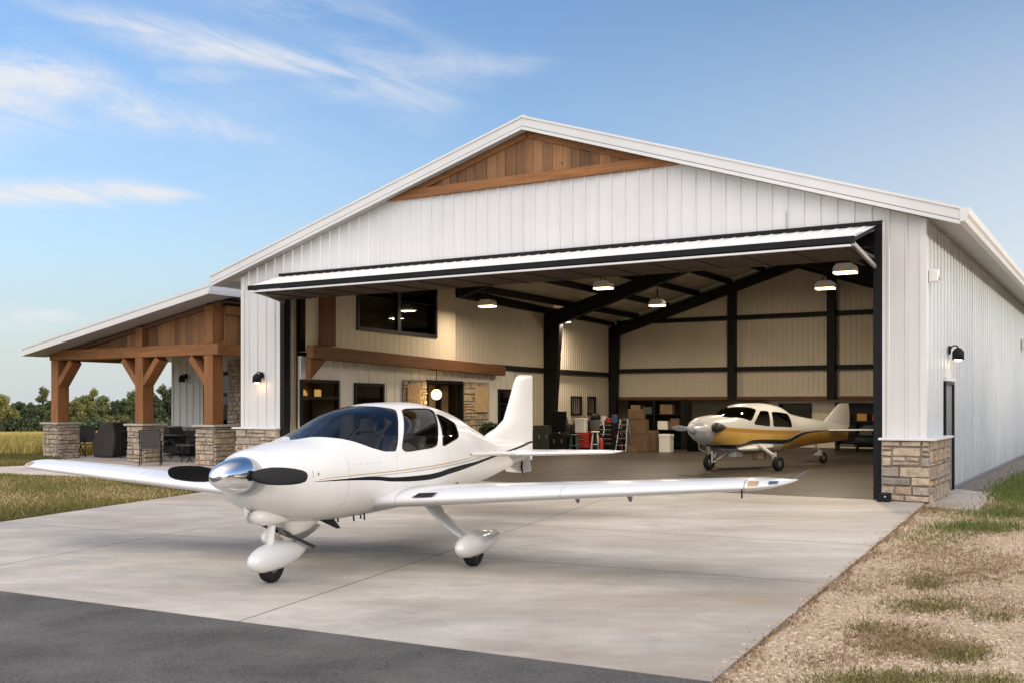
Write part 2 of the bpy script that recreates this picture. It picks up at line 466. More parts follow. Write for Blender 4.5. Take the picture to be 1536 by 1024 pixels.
# added fill glow high behind the camera, brightens the apron and front wall
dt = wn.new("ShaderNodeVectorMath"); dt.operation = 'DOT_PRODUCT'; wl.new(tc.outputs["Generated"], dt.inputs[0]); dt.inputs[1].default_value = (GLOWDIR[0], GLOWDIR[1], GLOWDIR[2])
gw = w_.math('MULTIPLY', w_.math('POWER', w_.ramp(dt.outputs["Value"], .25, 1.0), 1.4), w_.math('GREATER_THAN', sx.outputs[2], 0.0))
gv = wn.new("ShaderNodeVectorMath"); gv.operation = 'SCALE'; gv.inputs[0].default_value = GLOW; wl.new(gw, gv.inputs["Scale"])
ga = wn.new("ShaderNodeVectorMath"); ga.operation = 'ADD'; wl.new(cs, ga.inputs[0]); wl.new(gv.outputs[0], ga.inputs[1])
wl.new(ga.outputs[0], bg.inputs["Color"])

sun = bpy.data.lights.new("sun", 'SUN'); sun.energy = SUN_STRENGTH; sun.angle = R(SUN_ANGLE); sun.color = (1.0, .86, .68)
suno = bpy.data.objects.new("sun", sun); COL.objects.link(suno)
suno.rotation_euler = Vector((-sdir.x * math.cos(SUN_EL), -sdir.y * math.cos(SUN_EL), -math.sin(SUN_EL))).to_track_quat('-Z', 'Y').to_euler()

sc.view_settings.view_transform = 'Standard'; sc.view_settings.look = 'None'
sc.view_settings.exposure = EXPOSURE; sc.view_settings.gamma = 1.0; sc.view_settings.use_curve_mapping = False
sc.render.engine = 'CYCLES'
sc.cycles.use_denoising = True
try: sc.cycles.denoiser = 'OPENIMAGEDENOISE'
except Exception: pass
sc.cycles.max_bounces = 8; sc.cycles.diffuse_bounces = 4; sc.cycles.glossy_bounces = 4; sc.cycles.transparent_max_bounces = 16
sc.cycles.sample_clamp_indirect = 6.0; sc.cycles.caustics_reflective = False; sc.cycles.caustics_refractive = False

# ------------------------------------------------------------------ building frame
O = Vector((7.153, 17.744, 0)); BROT = math.atan2(-.5173, .8559)
U = Vector((-.8559, .5173, 0)); V = Vector((.5173, .8559, 0))
def B(a, b, z=0.0): return O + U * a + V * b + Vector((0, 0, z))   # a: leftwards along the front, b: into the depth

# ------------------------------------------------------------------ ground
def terrain(x, y):
    d = np.hypot(x, y); t = np.clip((d - 38) / 105, 0, 1)
    return -.022 - 2.1 * t * t * (3 - 2 * t)
def polar(name, mat, r0, r1, nr, a0, a1, na, dz=0.0, zfn=terrain):
    rr = np.geomspace(r0, r1, nr); aa = np.linspace(R(a0), R(a1), na)
    Rr, Aa = np.meshgrid(rr, aa, indexing='ij'); X = Rr * np.sin(Aa); Y = Rr * np.cos(Aa); Z = zfn(X, Y) + dz
    Vv = np.stack([X, Y, Z], -1).reshape(-1, 3); i = np.arange(nr - 1)[:, None] * na + np.arange(na - 1)[None]
    F = np.stack([i, i + na, i + na + 1, i + 1], -1).reshape(-1, 4)
    return soup(name, Vv, F[:, ::-1], mat, smooth=True)

def ground_mat():
    n = N('gravelly_dirt'); v = n.coords()
    big = n.noise(v, .35, 5, .6); mid = n.noise(v, 2.2, 5, .6); fine = n.noise(v, 26, 5, .7)
    vo = n.n("ShaderNodeTexVoronoi"); n.l(v, vo.inputs["Vector"]); vo.inputs["Scale"].default_value = 42; vo.inputs["Randomness"].default_value = 1
    vo2 = n.n("ShaderNodeTexVoronoi"); n.l(v, vo2.inputs["Vector"]); vo2.inputs["Scale"].default_value = 95
    c = n.mix(n.ramp(mid, .35, .65), C(.54, .355, .20), C(.67, .485, .30))
    c = n.mix(n.ramp(big, .42, .62), c, C(.57, .39, .225))
    st = n.mix(vo.outputs["Color"], C(.34, .24, .155), C(.80, .64, .46))
    c = n.mix(n.ramp(fine, .42, .56), c, st)
    c = n.mix(n.math('MULTIPLY', n.ramp(vo2.outputs["Distance"], .45, .75), .65), c, C(.17, .12, .08))
    org = n.noise(v, .8, 6, .72, .5); c = n.mix(n.math('MULTIPLY', n.ramp(org, .52, .66), .62), c, C(.26, .18, .10))
    ln = n.n("ShaderNodeVectorMath", operation='LENGTH'); n.l(v, ln.inputs[0]); far = n.ramp(n.math('ADD', ln.outputs["Value"], n.math('MULTIPLY', big, 14.0)), 32, 46)   # open meadow beyond the yard
    c = n.mix(far, c, n.mix(mid, C(.20, .175, .055), C(.14, .14, .04)))
    n.l(c, n.b.inputs["Base Color"]); n.b.inputs["Roughness"].default_value = .95
    h = n.math('ADD', n.ramp(vo.outputs["Distance"], .0, .6, 1, 0), n.math('MULTIPLY', n.ramp(vo2.outputs["Distance"], 0, .6, 1, 0), .5))
    h = n.math('ADD', h, n.math('MULTIPLY', mid, 1.2))
    n.l(n.bump(h, .8, .012), n.b.inputs["Normal"])
    return n.mat
M['dirt'] = ground_mat()
tag(polar('ground', M['dirt'], .3, 5200, 90, -180, 180, 181), kind='structure')

def grass_ground(name, c1, c2, c3):
    n = N(name); v = n.coords()
    a = n.noise(v, .5, 5, .6); b = n.noise(v, 14, 5, .7)
    c = n.mix(n.ramp(a, .35, .65), C(*c1), C(*c2)); c = n.mix(n.ramp(b, .35, .7), c, C(*c3))
    n.l(c, n.b.inputs["Base Color"]); n.b.inputs["Roughness"].default_value = .95
    n.l(n.bump(b, .8, .03), n.b.inputs["Normal"]); return n.mat
M['lawn_soil'] = grass_ground('lawn_soil', (.085, .085, .022), (.115, .10, .03), (.05, .05, .016))
M['field_soil'] = grass_ground('field_soil', (.36, .28, .075), (.41, .32, .09), (.23, .20, .05))

def sheet(name, pts, z, mat, thick=0.0, kind='structure'):
    mb = MB(); P = [(p[0], p[1]) for p in pts]
    if thick: mb.prism(P, 2, z - thick, z)
    else: mb.add([(p[0], p[1], z) for p in P], [tuple(range(len(P)))])
    return tag(mb.build(name, mat), kind=kind)

# concrete with real joint lines: each joint is a ground line n.p = c
p1 = at(1067, 1021); p2 = at(1384, 757); p3 = at(318, 735); p4 = at(0, 782); f0 = at(0, 885); f1 = at(1067, 1021)
pw = B(16.7, 0)
left_dir = (p4 - p3); front_dir = (f0 - f1)
A_ = Matrix(((left_dir.x, -front_dir.x), (left_dir.y, -front_dir.y))); rhs = Vector((f1.x - p3.x, f1.y - p3.y))
tt = A_.inverted() @ rhs; p5 = p3 + left_dir * tt.x
def gline(a, b): 
    d = (b - a); nrm = Vector((-d.y, d.x)).normalized(); return (nrm.x, nrm.y, nrm.x * a.x + nrm.y * a.y)
JOINTS = [gline(at(370, 927), at(690, 820)), gline(at(0, 847), at(328, 786)),
          gline(at(1000, 799), at(1310, 817)), gline(at(1000, 856), at(1244, 874)), gline(at(300, 757), at(420, 760))]
def concrete(name, base, joints, dark=.35, stain=(.20, .15, .10), rough=.62, streak_rot=-31):
    n = N(name)
    tc = n.n("ShaderNodeTexCoord"); v = tc.outputs["Object"]
    mp = n.n("ShaderNodeMapping"); mp.inputs["Rotation"].default_value = (0, 0, R(-streak_rot)); mp.inputs["Scale"].default_value = (.62, 1.35, 1); n.l(v, mp.inputs[0])
    a = n.noise(v, .28, 5, .6); b = n.noise(mp.outputs[0], .9, 7, .68, .6); f = n.noise(v, 18, 5, .7); s = n.noise(mp.outputs[0], .33, 4, .6)
    k = n.math('ADD', n.ramp(b, .25, .75, .68, 1.24), n.math('ADD', n.ramp(f, .3, .7, -.07, .07), n.ramp(n.noise(mp.outputs[0], 5.5, 6, .7), .3, .7, -.10, .10)))
    vm = n.n("ShaderNodeVectorMath", operation='SCALE'); vm.inputs[0].default_value = base; n.l(k, vm.inputs["Scale"])
    c = n.mix(n.math('MULTIPLY', n.ramp(s, .46, .70), .7), vm.outputs[0], C(*stain))
    c = n.mix(n.math('MULTIPLY', n.ramp(n.noise(v, 1.7, 6, .7), .48, .72), .34), c, C(base[0] * .62, base[1] * .62, base[2] * .62))
    sp = n.n("ShaderNodeSeparateXYZ"); n.l(v, sp.inputs[0]); line = None
    wob = n.math('MULTIPLY', n.math('SUBTRACT', n.noise(v, 3, 3), .5), .012)
    for (nx, ny, cc) in joints:
        d = n.math('ADD', n.math('MULTIPLY', sp.outputs[0], nx), n.math('MULTIPLY', sp.outputs[1], ny))
        d = n.math('ABSOLUTE', n.math('ADD', n.math('SUBTRACT', d, cc), wob))
        g = n.ramp(d, .006, .014, 1, 0); line = g if line is None else n.math('MAXIMUM', line, g)
    if line is not None:
        c = n.mix(n.math('MULTIPLY', line, .8), c, C(base[0] * dark * .5, base[1] * dark * .45, base[2] * dark * .4))
    n.l(c, n.b.inputs["Base Color"])
    n.l(n.ramp(b, .3, .7, rough - .1, rough + .12), n.b.inputs["Roughness"])
    h = n.math('ADD', n.math('MULTIPLY', f, .5), b)
    if line is not None: h = n.math('SUBTRACT', h, n.math('MULTIPLY', line, 3))
    n.l(n.bump(h, .18, .006), n.b.inputs["Normal"])
    return n.mat
M['concrete'] = concrete('apron_concrete', (.47, .432, .378), JOINTS, stain=(.27, .205, .14))
M['path'] = concrete('path_concrete', (.52, .46, .40), [], stain=(.26, .2, .15))
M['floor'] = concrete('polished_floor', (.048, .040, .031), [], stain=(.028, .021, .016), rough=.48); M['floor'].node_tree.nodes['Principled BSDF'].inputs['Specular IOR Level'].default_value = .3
sheet('apron', [p1, p2, B(0, .03), B(.7, .03), B(15.13, .03), pw, p3, p5], 0.0, M['concrete'], .12)
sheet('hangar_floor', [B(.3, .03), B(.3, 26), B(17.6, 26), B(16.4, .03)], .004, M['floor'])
# sheets beyond the apron
def asphalt_mat():
    n = N('asphalt'); v = n.coords()
    f = n.noise(v, 42, 5, .8); g = n.noise(v, 1.1, 6, .65); vo = n.n("ShaderNodeTexVoronoi"); n.l(v, vo.inputs["Vector"]); vo.inputs["Scale"].default_value = 55
    k = n.math('ADD', n.ramp(f, .3, .7, .35, 1.75), n.ramp(g, .3, .7, -.45, .45))
    c = n.n("ShaderNodeVectorMath", operation='SCALE'); c.inputs[0].default_value = (.084, .077, .071); n.l(k, c.inputs["Scale"])
    cc = n.mix(n.ramp(vo.outputs["Distance"], .05, .25, .7, 0), c.outputs[0], C(.24, .23, .22))
    n.l(cc, n.b.inputs["Base Color"]); n.b.inputs["Roughness"].default_value = .88
    n.l(n.bump(n.math('ADD', f, n.ramp(vo.outputs["Distance"], 0, .5, 1, 0)), .7, .008), n.b.inputs["Normal"]); return n.mat
M['asphalt'] = asphalt_mat()
fd = front_dir.normalized(); fn_ = Vector((-fd.y, fd.x, 0)); fn_ = fn_ if fn_.y < 0 else -fn_
q1 = f1 - fn_ * .0; q0 = f1 + fd * 40
sheet('asphalt', [q0, f1 + fn_ * .0 , f1 + fn_ * 5 - fd * .25, f1 + fn_ * 30, q0 + fn_ * 30], -.003, M['asphalt'])
lawn_far = [at(0, 710), at(211, 719.5), at(322, 734.5)]
lawn = [p3, at(0, 782), p3 + left_dir * 6, at(0, 710) + (at(0, 710) - at(211, 719.5)) * 3, at(0, 710), at(211, 719.5)]
sheet('lawn', lawn, -.015, M['lawn_soil'])
wA = at(0, 710); wB = at(211, 719.5); wC = at(0, 699); wD = at(62, 695.8)
wd = (wA - wB)
path_pts = [p3, wB, wA, wA + wd * 3, wC + (wC - wD) * 14, wC, wD, B(26.1, .7), B(16.5, .7), B(16.5, .03)]
sheet('walkway', path_pts, -.006, M['path'])
sheet('patio', [B(26.2, .7), B(16.5, .7), B(16.5, 5.3), B(26.2, 5.3)], .0, M['path'], .1)
vg = [at(-300, 683), at(30, 683), wD, wC, wC + (wC - wD) * 14]
def fieldz(x, y): return terrain(x, y)
tag(polar('field', M['field_soil'], 36.8, 185, 60, -66, -13, 60, .012), kind='structure')
sheet('side_pad', [at(1389, 757.7), at(1426.4, 731), at(1488.7, 738.3), at(1467, 765)], -.004, M['path'], .08)
def gravel_mat():
    n = N('drip_gravel'); v = n.coords(); vo = n.n("ShaderNodeTexVoronoi"); n.l(v, vo.inputs["Vector"]); vo.inputs["Scale"].default_value = 16
    c = n.mix(vo.outputs["Color"], C(.10, .085, .07), C(.36, .31, .26)); n.l(c, n.b.inputs["Base Color"]); n.b.inputs["Roughness"].default_value = .9
    n.l(n.bump(n.ramp(vo.outputs["Distance"], 0, .5, 1, 0), 1.0, .04), n.b.inputs["Normal"]); return n.mat
M['gravel'] = gravel_mat()
sheet('gravel_strip', [B(-.02, 3.3), B(-.02, 24), B(-1.1, 24), B(-1.0, 12), B(-.75, 5), B(-.9, 3.3)], -.013, M['gravel'])
sheet('verge', vg + [], -.016, M['lawn_soil'])

# ------------------------------------------------------------------ the hangar (local x = right along the front, y = depth)
hangar = thing('hangar', O, BROT, 'big white ribbed metal aircraft hangar with open folding door and timber gable', 'hangar')
RX = -7.95
def rtop(x): return 4.97 + (.6 - x) * .324 if x >= RX else 4.97 + (x + 17.31) * .2959
def runder(x): return rtop(x) - .25
WT = 16.42
def ribwall(mb, fn, x0, x1, z0, z1, pitch=.3, rib=.045, h=.028, minor=True, phase=0.0, mi=0, breaks=()):
    """ribbed sheet between x0 and x1; fn(x, out, z); z0/z1 functions or numbers"""
    f0 = z0 if callable(z0) else (lambda x: z0)
    f1 = z1 if callable(z1) else (lambda x: z1)
    prof = [(x0, 0.0)]; k = math.floor((x0 - phase) / pitch)
    while phase + k * pitch < x1:
        c = phase + k * pitch
        fl_ = .004 if rib > .1 else .012
        for dx, o in ((-rib / 2 - fl_, 0), (-rib / 2 + fl_ / 2, h), (rib / 2 - fl_ / 2, h), (rib / 2 + fl_, 0)):
            if x0 < c + dx < x1: prof.append((c + dx, o))
        if minor:
            for mc in (c + pitch / 3, c + 2 * pitch / 3):
                for dx, o in ((-.02, 0), (-.008, h * .2), (.008, h * .2), (.02, 0)):
                    if x0 < mc + dx < x1: prof.append((mc + dx, o))
        k += 1
    prof.append((x1, 0.0))
    for b in breaks:
        if x0 < b < x1:
            i = next(i for i, p in enumerate(prof) if p[0] >= b)
            p, q = prof[i - 1], prof[i]; t = (b - p[0]) / max(1e-6, q[0] - p[0]); prof.insert(i, (b, p[1] + (q[1] - p[1]) * t))
    vs = []; fs = []
    for (x, o) in prof: vs += [fn(x, o, f0(x)), fn(x, o, f1(x))]
    for i in range(len(prof) - 1):
        fs.append((2 * i, 2 * i + 2, 2 * i + 3, 2 * i + 1))
    mb.add(vs, fs, mi)
    return mb

front = lambda x, o, z: (x, -o, z)
GB = 6.375                                               # underside of the gable timber
def ftop(x): return min(runder(x), GB)
# crossings of roof underside with the gable timber
def solve_x(zv, right): return .6 - (zv + .25 - 4.97) / .324 if right else -17.31 + (zv + .25 - 4.97) / .2959
xr_, xl_ = solve_x(GB, True), solve_x(GB, False)
mb = MB()
ribwall(mb, front, -WT, -15.13, 1.09, ftop, breaks=(xl_, xr_), minor=False)
ribwall(mb, front, -15.13, -.70, 4.91, ftop, breaks=(xl_, xr_), minor=False)
ribwall(mb, front, -.70, -.0, 1.09, ftop, minor=False)
mb.box(-.07, .03, -.035, .0, 1.09, 4.90, 1); mb.box(.0, .035, 0, .07, 1.09, 4.90, 1)     # corner trim
mb.box(-WT - .03, -WT + .07, -.035, 0, 1.09, 4.92, 1)
mb.box(-.70, -.655, -.03, -.002, 1.1, 4.9, 1)
mb.build('front_wall', [M['white_metal'], M['white_trim']], hangar, recalc=False)
# gable boards and timber
mb = MB(); x = xl_ + .1; r = random.Random(5)
while x < xr_ - .15:
    w = r.uniform(.2, .27); xa, xb = x + .004, min(x + w - .004, xr_ - .1)
    for (c, d) in (((xa, xb)),) if not (xa < RX < xb) else ((xa, RX), (RX, xb)):
        pts = [(c, GB + .1), (d, GB + .1), (d, max(GB + .11, runder(d) - .004)), (c, max(GB + .11, runder(c) - .004))]
        mb.prism(pts, 1, -.03 - r.uniform(0, .012), .02, 0, r.random())
    x += w
mb.build('gable_boards', M['board'], hangar)
mb = MB(); zb_ = GB + .20
mb.prism([(xl_ + .02, GB + .002), (xr_ - .02, GB + .002), (solve_x(zb_, True), zb_), (solve_x(zb_, False), zb_)], 1, -.10, .0)
mb.build('gable_beam', M['wood_x'], hangar, bevel=.008)
mb = MB()
for (xa, xb) in ((RX + .02, solve_x(zb_, True) - .05), (solve_x(zb_, False) + .05, RX - .02)):
    za, zc_ = runder(xa) - .003, runder(xb) - .003
    mb.prism([(xa, za - .13), (xb, zc_ - .13), (xb, zc_), (xa, za)], 1, -.075, -.045)
mb.build('gable_rake_board', M['wood_x'], hangar)
# side wall (right)
sidef = lambda y, o, z: (o, y, z)
mb = MB()
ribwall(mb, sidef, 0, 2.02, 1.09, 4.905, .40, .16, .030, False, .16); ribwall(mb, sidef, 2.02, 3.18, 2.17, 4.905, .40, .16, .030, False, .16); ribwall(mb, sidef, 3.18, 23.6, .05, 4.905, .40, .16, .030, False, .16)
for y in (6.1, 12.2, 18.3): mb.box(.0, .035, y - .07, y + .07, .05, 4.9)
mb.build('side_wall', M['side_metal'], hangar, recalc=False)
mb = MB()
ribwall(mb, lambda y, o, z: (-WT - o, y, z), 0, 5.0, .0, 4.9)
mb.build('left_wall', M['white_metal'], hangar, recalc=False)
mb = MB(); mb.box(.0, .012, 3.18, 23.6, -.05, .06); mb.build('base_trim', M['galv'], hangar)
# roof
mb = MB(); y0, y1 = -.27, 24.2
for (xa, xb) in ((RX, .6), (-17.31, RX)):
    mb.prism([(xa, rtop(xa) - .05), (xb, rtop(xb) - .05), (xb, rtop(xb)), (xa, rtop(xa))], 1, y0 + .03, y1, 0)
    n_ = 34
    for i in range(n_):                                   # standing seams run up the slope
        y = y0 + .2 + i * (y1 - y0 - .3) / n_
        mb.add([(xa, y, rtop(xa) + .035), (xb, y, rtop(xb) + .035), (xb, y + .02, rtop(xb) + .035), (xa, y + .02, rtop(xa) + .035),
                (xa, y - .01, rtop(xa)), (xb, y - .01, rtop(xb)), (xb, y + .03, rtop(xb)), (xa, y + .03, rtop(xa))],
               [(0, 1, 2, 3), (0, 4, 5, 1), (3, 2, 6, 7)])
mb.build('roof', M['white_trim'], hangar)
mb = MB()
mb.tube([(RX, y0 + .02, rtop(RX) + .0), (RX, y1, rtop(RX) + .0)], .06, 8)
mb.build('ridge_cap', M['white_trim'], hangar)
mb = MB()
for (xa, xb) in ((RX + .001, .6), (-17.31, RX - .001)):
    mb.prism([(xa, rtop(xa) - .235), (xb, rtop(xb) - .235), (xb, rtop(xb) + .02), (xa, rtop(xa) + .02)], 1, y0, y0 + .028)
    mb.prism([(xa, rtop(xa) - .262), (xb, rtop(xb) - .262), (xb, rtop(xb) - .20), (xa, rtop(xa) - .20)], 1, y0 - .02, y0 - .002)
    mb.prism([(xa, rtop(xa) - .01), (xb, rtop(xb) - .01), (xb, rtop(xb) + .035), (xa, rtop(xa) + .035)], 1, y0 - .02, y0 - .002)
mb.build('rake_trim', M['white_trim'], hangar)
mb = MB()
for (xa, xb) in ((RX + .001, .6), (-17.31, RX - .001)): mb.prism([(xa, rtop(xa) - .196), (xb, rtop(xb) - .196), (xb, rtop(xb) - .180), (xa, rtop(xa) - .180)], 1, y0 - .006, y0 - .001)
mb.build('shadow_line_strip', M['grey_steel'], hangar)  # thin grey strip standing in for the shadow gap above the lower board
mb = MB()
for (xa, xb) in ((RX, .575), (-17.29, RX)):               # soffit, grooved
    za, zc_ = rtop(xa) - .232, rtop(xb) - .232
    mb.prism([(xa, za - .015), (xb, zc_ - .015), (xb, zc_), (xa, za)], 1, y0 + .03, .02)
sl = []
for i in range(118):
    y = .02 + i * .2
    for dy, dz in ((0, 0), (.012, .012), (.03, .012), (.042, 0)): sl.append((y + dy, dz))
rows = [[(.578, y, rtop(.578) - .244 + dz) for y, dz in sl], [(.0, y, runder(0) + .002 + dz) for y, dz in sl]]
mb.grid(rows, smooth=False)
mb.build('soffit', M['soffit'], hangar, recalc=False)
mb = MB()                                                 # eave gutter: K profile
prof = [(.60, 4.74), (.675, 4.75), (.70, 4.83), (.735, 4.87), (.745, 4.985), (.725, 4.985), (.72, 4.89), (.60, 4.80)]
mb.prism(prof, 1, y0 - .015, y1, 0); mb.prism([(.601, 4.745), (.675, 4.755), (.742, 4.875), (.742, 4.983), (.601, 4.983)], 1, y0 - .028, y0 - .017); mb.box(.578, .6, y0 + .001, y1, 4.735, 4.96)
mb.build('gutter', M['white_trim'], hangar)
mb = MB(); mb.box(-17.34, -17.31, y0, y1, 4.74, 4.97); mb.build('eave_fascia', M['white_trim'], hangar)
# stone wainscot and ledge
mb = MB()
stonework(mb, lambda u, d, z: (u, -.10 - d, z), -.70, .10, 0, 1.06, 21)
stonework(mb, lambda u, d, z: (.10 + d, u, z), -.10, 1.92, -.02, 1.06, 22, .05, .3, .08, .22)
mb.build('stone_wainscot', M['stone'], hangar, recalc=False); mb = MB()
stonework(mb, lambda u, d, z: (u, -.10 - d, z), -16.52, -15.13, 0, 1.06, 23)
stonework(mb, lambda u, d, z: (-16.52 - d, u, z), -.10, 4.4, 0, 1.06, 24)
o_ = mb.build('stone_wainscot', M['stone'], hangar, recalc=False)
mb = MB(); mb.box(-.70, .10, -.10, -.002, -.03, 1.06); mb.box(.002, .10, 0, 1.93, -.05, 1.058); mb.build('mortar_core', M['mortar'], hangar); mb = MB(); mb.box(-16.52, -15.13, -.10, -.002, -.03, 1.06); mb.box(-16.52, -16.43, -.001, 4.4, -.03, 1.058)
mb.build('mortar_core', M['mortar'], hangar)
mb = MB(); mb.box(-.74, .20, -.20, -.001, 1.062, 1.105); mb.box(.0, .20, .0, 1.97, 1.062, 1.1045)
mb.build('stone_ledge', M['white_trim'], hangar, bevel=.01); mb = MB()
mb.box(-16.62, -15.10, -.20, -.001, 1.062, 1.105); mb.box(-16.62, -16.425, .0, 4.4, 1.062, 1.1045)
mb.build('stone_ledge', M['white_trim'], hangar, bevel=.01)
# side entrance door
sd = MB(); sd.box(-.02, .05, 2.04, 2.10, 0, 2.13); sd.box(-.02, .05, 3.06, 3.16, 0, 2.13); sd.box(-.02, .05, 2.10, 3.06, 2.07, 2.13)
door = sd.build('side_door', M['dark_frame'], hangar)
mb = MB(); mb.box(-.015, .012, 2.10, 3.06, .02, 2.07); mb.build('door_leaf', simple('grey_door', (.23, .235, .23), .5, 0, .05), door)
mb = MB(); mb.tube([(.02, 2.2, 1.0), (.07, 2.2, 1.0), (.07, 2.34, 1.0)], .012, 8); mb.box(.012, .022, 2.16, 2.24, .9, 1.12); mb.build('handle', M['galv'], door)
mb = MB(); mb.box(.0, .07, 2.0, 3.2, 2.135, 2.21); mb.build('door_head', M['white_trim'], door)

# steel jambs of the big opening
mb = MB()
mb.box(-.86, -.705, .002, .30, .0, 4.86); mb.box(-.72, -.695, -.012, .0, 0, 4.905); mb.build('door_jamb', M['black_steel'], hangar)
mb = MB(); mb.box(-15.128, -14.99, .002, .22, .0, 4.86); mb.build('door_jamb', M['black_steel'], hangar)
mb = MB(); mb.box(-15.128, -14.99, .42, .60, .0, 4.86); mb.build('door_jamb', M['black_steel'], hangar)
mb = MB(); mb.box(-15.135, -.70, -.045, .0, 4.86, 4.925)              # head trim
mb.build('door_head', M['black_steel'], hangar)
mb = MB(); mb.box(-15.1, -.75, .05, .32, 4.5, 4.85)       # header beam behind the door
mb.build('header_beam', M['black_steel'], hangar)
for y in (.26, .36): mb = MB(); mb.tube([(-15.03, y, .01), (-15.03, y, 4.7)], .045, 12); mb.build('guide_tube', M['grey_steel'], hangar)
mb = MB(); mb.box(-15.10, -15.03, .603, .64, 0, 4.8); mb.build('jamb_trim', M['cream'], hangar)

# folding door, opened into a canopy
AP = -1.7
xl0, xl1 = -15.08, -14.45; xr0 = -.80
mb = MB(); n_ = 60; rows0 = []; rows1 = []
for i in range(n_ + 1):                                    # ribbed outer skin slopes outward
    for dx, dz in ((0, 0), (.02, .012), (.05, .012), (.07, 0)):
        t = min(1, (i + dx / .24) / n_)
        rows0.append((xl0 + (xr0 - xl0) * t, -.05, 4.84 + dz)); rows1.append((xl1 + (xr0 - xl1) * t, AP, 4.41 + dz * .8))
mb.grid([rows1, rows0], smooth=False)
hd = mb.build('hangar_door', M['white_metal'], hangar, recalc=False)
mb = MB()
def slab(p0, p1, p2, p3, th, mi=0):
    vs = [Vector(p) for p in (p0, p1, p2, p3)] + [Vector(p) - Vector((0, 0, th)) for p in (p0, p1, p2, p3)]
    mb.add(vs, [(0, 1, 2, 3), (7, 6, 5, 4), (0, 4, 5, 1), (1, 5, 6, 2), (2, 6, 7, 3), (3, 7, 4, 0)], mi)
slab((xl1, AP + .005, 4.405), (xr0, AP + .005, 4.405), (xr0, -.06, 4.835), (xl0, -.06, 4.835), .06)
mb.bar((xl1, AP - .03, 4.365), (xr0 + .01, AP - .03, 4.372), .06, .105)
mb.build('door_frame', M['black_steel'], hd)
mb = MB(); mb.bar((xl1 + .05, AP - .02, 4.275), (xr0 - .06, AP - .02, 4.275), .07, .035); mb.build('door_seal', M['plain_white'], hd)
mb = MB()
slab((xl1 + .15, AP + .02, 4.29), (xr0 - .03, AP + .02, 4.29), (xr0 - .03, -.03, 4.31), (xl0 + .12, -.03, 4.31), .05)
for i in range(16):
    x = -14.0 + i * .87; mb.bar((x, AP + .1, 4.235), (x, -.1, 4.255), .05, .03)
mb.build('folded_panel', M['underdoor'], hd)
mb = MB(); mb.bar((xr0 - .03, AP + .02, 4.31), (xr0 - .03, -.01, 4.12), .05, .07); mb.build('strut', M['galv'], hd)
mb = MB(); mb.bar((xr0 - .03, AP + .3, 4.48), (xr0 - .03, -.05, 4.78), .04, .05); mb.build('strut', M['galv'], hd)
mb = MB(); mb.bar((xl1 + .12, AP + .02, 4.31), (xl0 + .1, -.01, 4.22), .05, .07)
mb.build('strut', M['galv'], hd)
mb = MB(); mb.tube([(-2.4, -.04, 4.93), (-2.4, -.05, 5.25)], .012, 6); mb.build('antenna', M['galv'], hangar)

# ------------------------------------------------------------------ inside
def lw(b): return -(14.88 + .0515 * b)                    # left inside wall
BK = 20.8
def upanel(name, fn, x0, x1, z0, z1, mat, pitch=.2, breaks=()):
    m_ = MB(); ribwall(m_, fn, x0, x1, z0, z1, pitch, .03, .014, False, breaks=breaks)
    return m_.build(name, mat, hangar, recalc=False)
upanel('back_wall', lambda x, o, z: (x, BK - o, z), lw(BK), -.3, 1.98, lambda x: runder(x) - .05, M['liner'], .2, (RX,))
def lzt(b): return runder(lw(b)) - .02
upanel('left_liner', lambda y, o, z: (lw(y) + o, y, z), 7.50, BK, 2.88, lzt, M['liner'], .2)
upanel('left_liner', lambda y, o, z: (lw(y) + o, y, z), 11.8, BK, .0, 2.88, M['liner'], .2)
upanel('right_liner', lambda y, o, z: (-.31 - o, y, z), .35, 24, 0, 4.95, M['liner'], .2)
mb = MB(); mb.box(lw(BK), -.3, BK, BK + .02, 1.9, 2.0); mb.box(-17.0, -.3, BK + .01, BK + 3.2, 1.99, 2.05); mb.build('recess_ceiling', M['cream'], hangar)
mb = MB(); mb.box(lw(BK) - .1, -.3, BK - .12, BK - .03, 1.88, 1.985); mb.build('recess_header', M['beam_in'], hangar)
mb = MB(); mb.box(-9.3, -.3, BK + .55, BK + .65, 0, 2.0); mb.box(-9.3, -9.2, BK + .65, BK + 3, 0, 2.0); mb.box(-17.0, -9.3, BK + 3.0, BK + 3.1, 0, 2.0); mb.box(-17.1, -17.0, BK, BK + 3.1, 0, 2.0); mb.box(-17.0, lw(BK) - .02, BK + .02, BK + .1, 0, 1.99)
mb.build('recess_wall', M['cream'], hangar)
mb = MB()                                                  # roof lining, corrugated along the slope
for (xa, xb, s_) in ((RX, -.3, 1), (-16.4, RX, -1)):
    ys = []; 
    for i in range(105):
        for dy, dz in ((0, 0), (.02, -.02), (.06, -.02), (.08, 0)): ys.append((.1 + i * .2 + dy, dz))
    mb.grid([[(xa, y, runder(xa) + dz) for y, dz in ys], [(xb, y, runder(xb) + dz) for y, dz in ys]], smooth=False)
mb.build('roof_lining', M['ceiling'], hangar, recalc=False)
xs = [-1.2 - 1.35 * i for i in range(12)]
for x in xs:
    mb = MB(); z = runder(x) - .03; mb.box(x - .035, x + .035, .35, BK - .02, z - .2, z); mb.box(x - .035, x + .06, .35, BK - .02, z - .22, z - .2)
    mb.build('purlin', M['black_steel'], hangar)
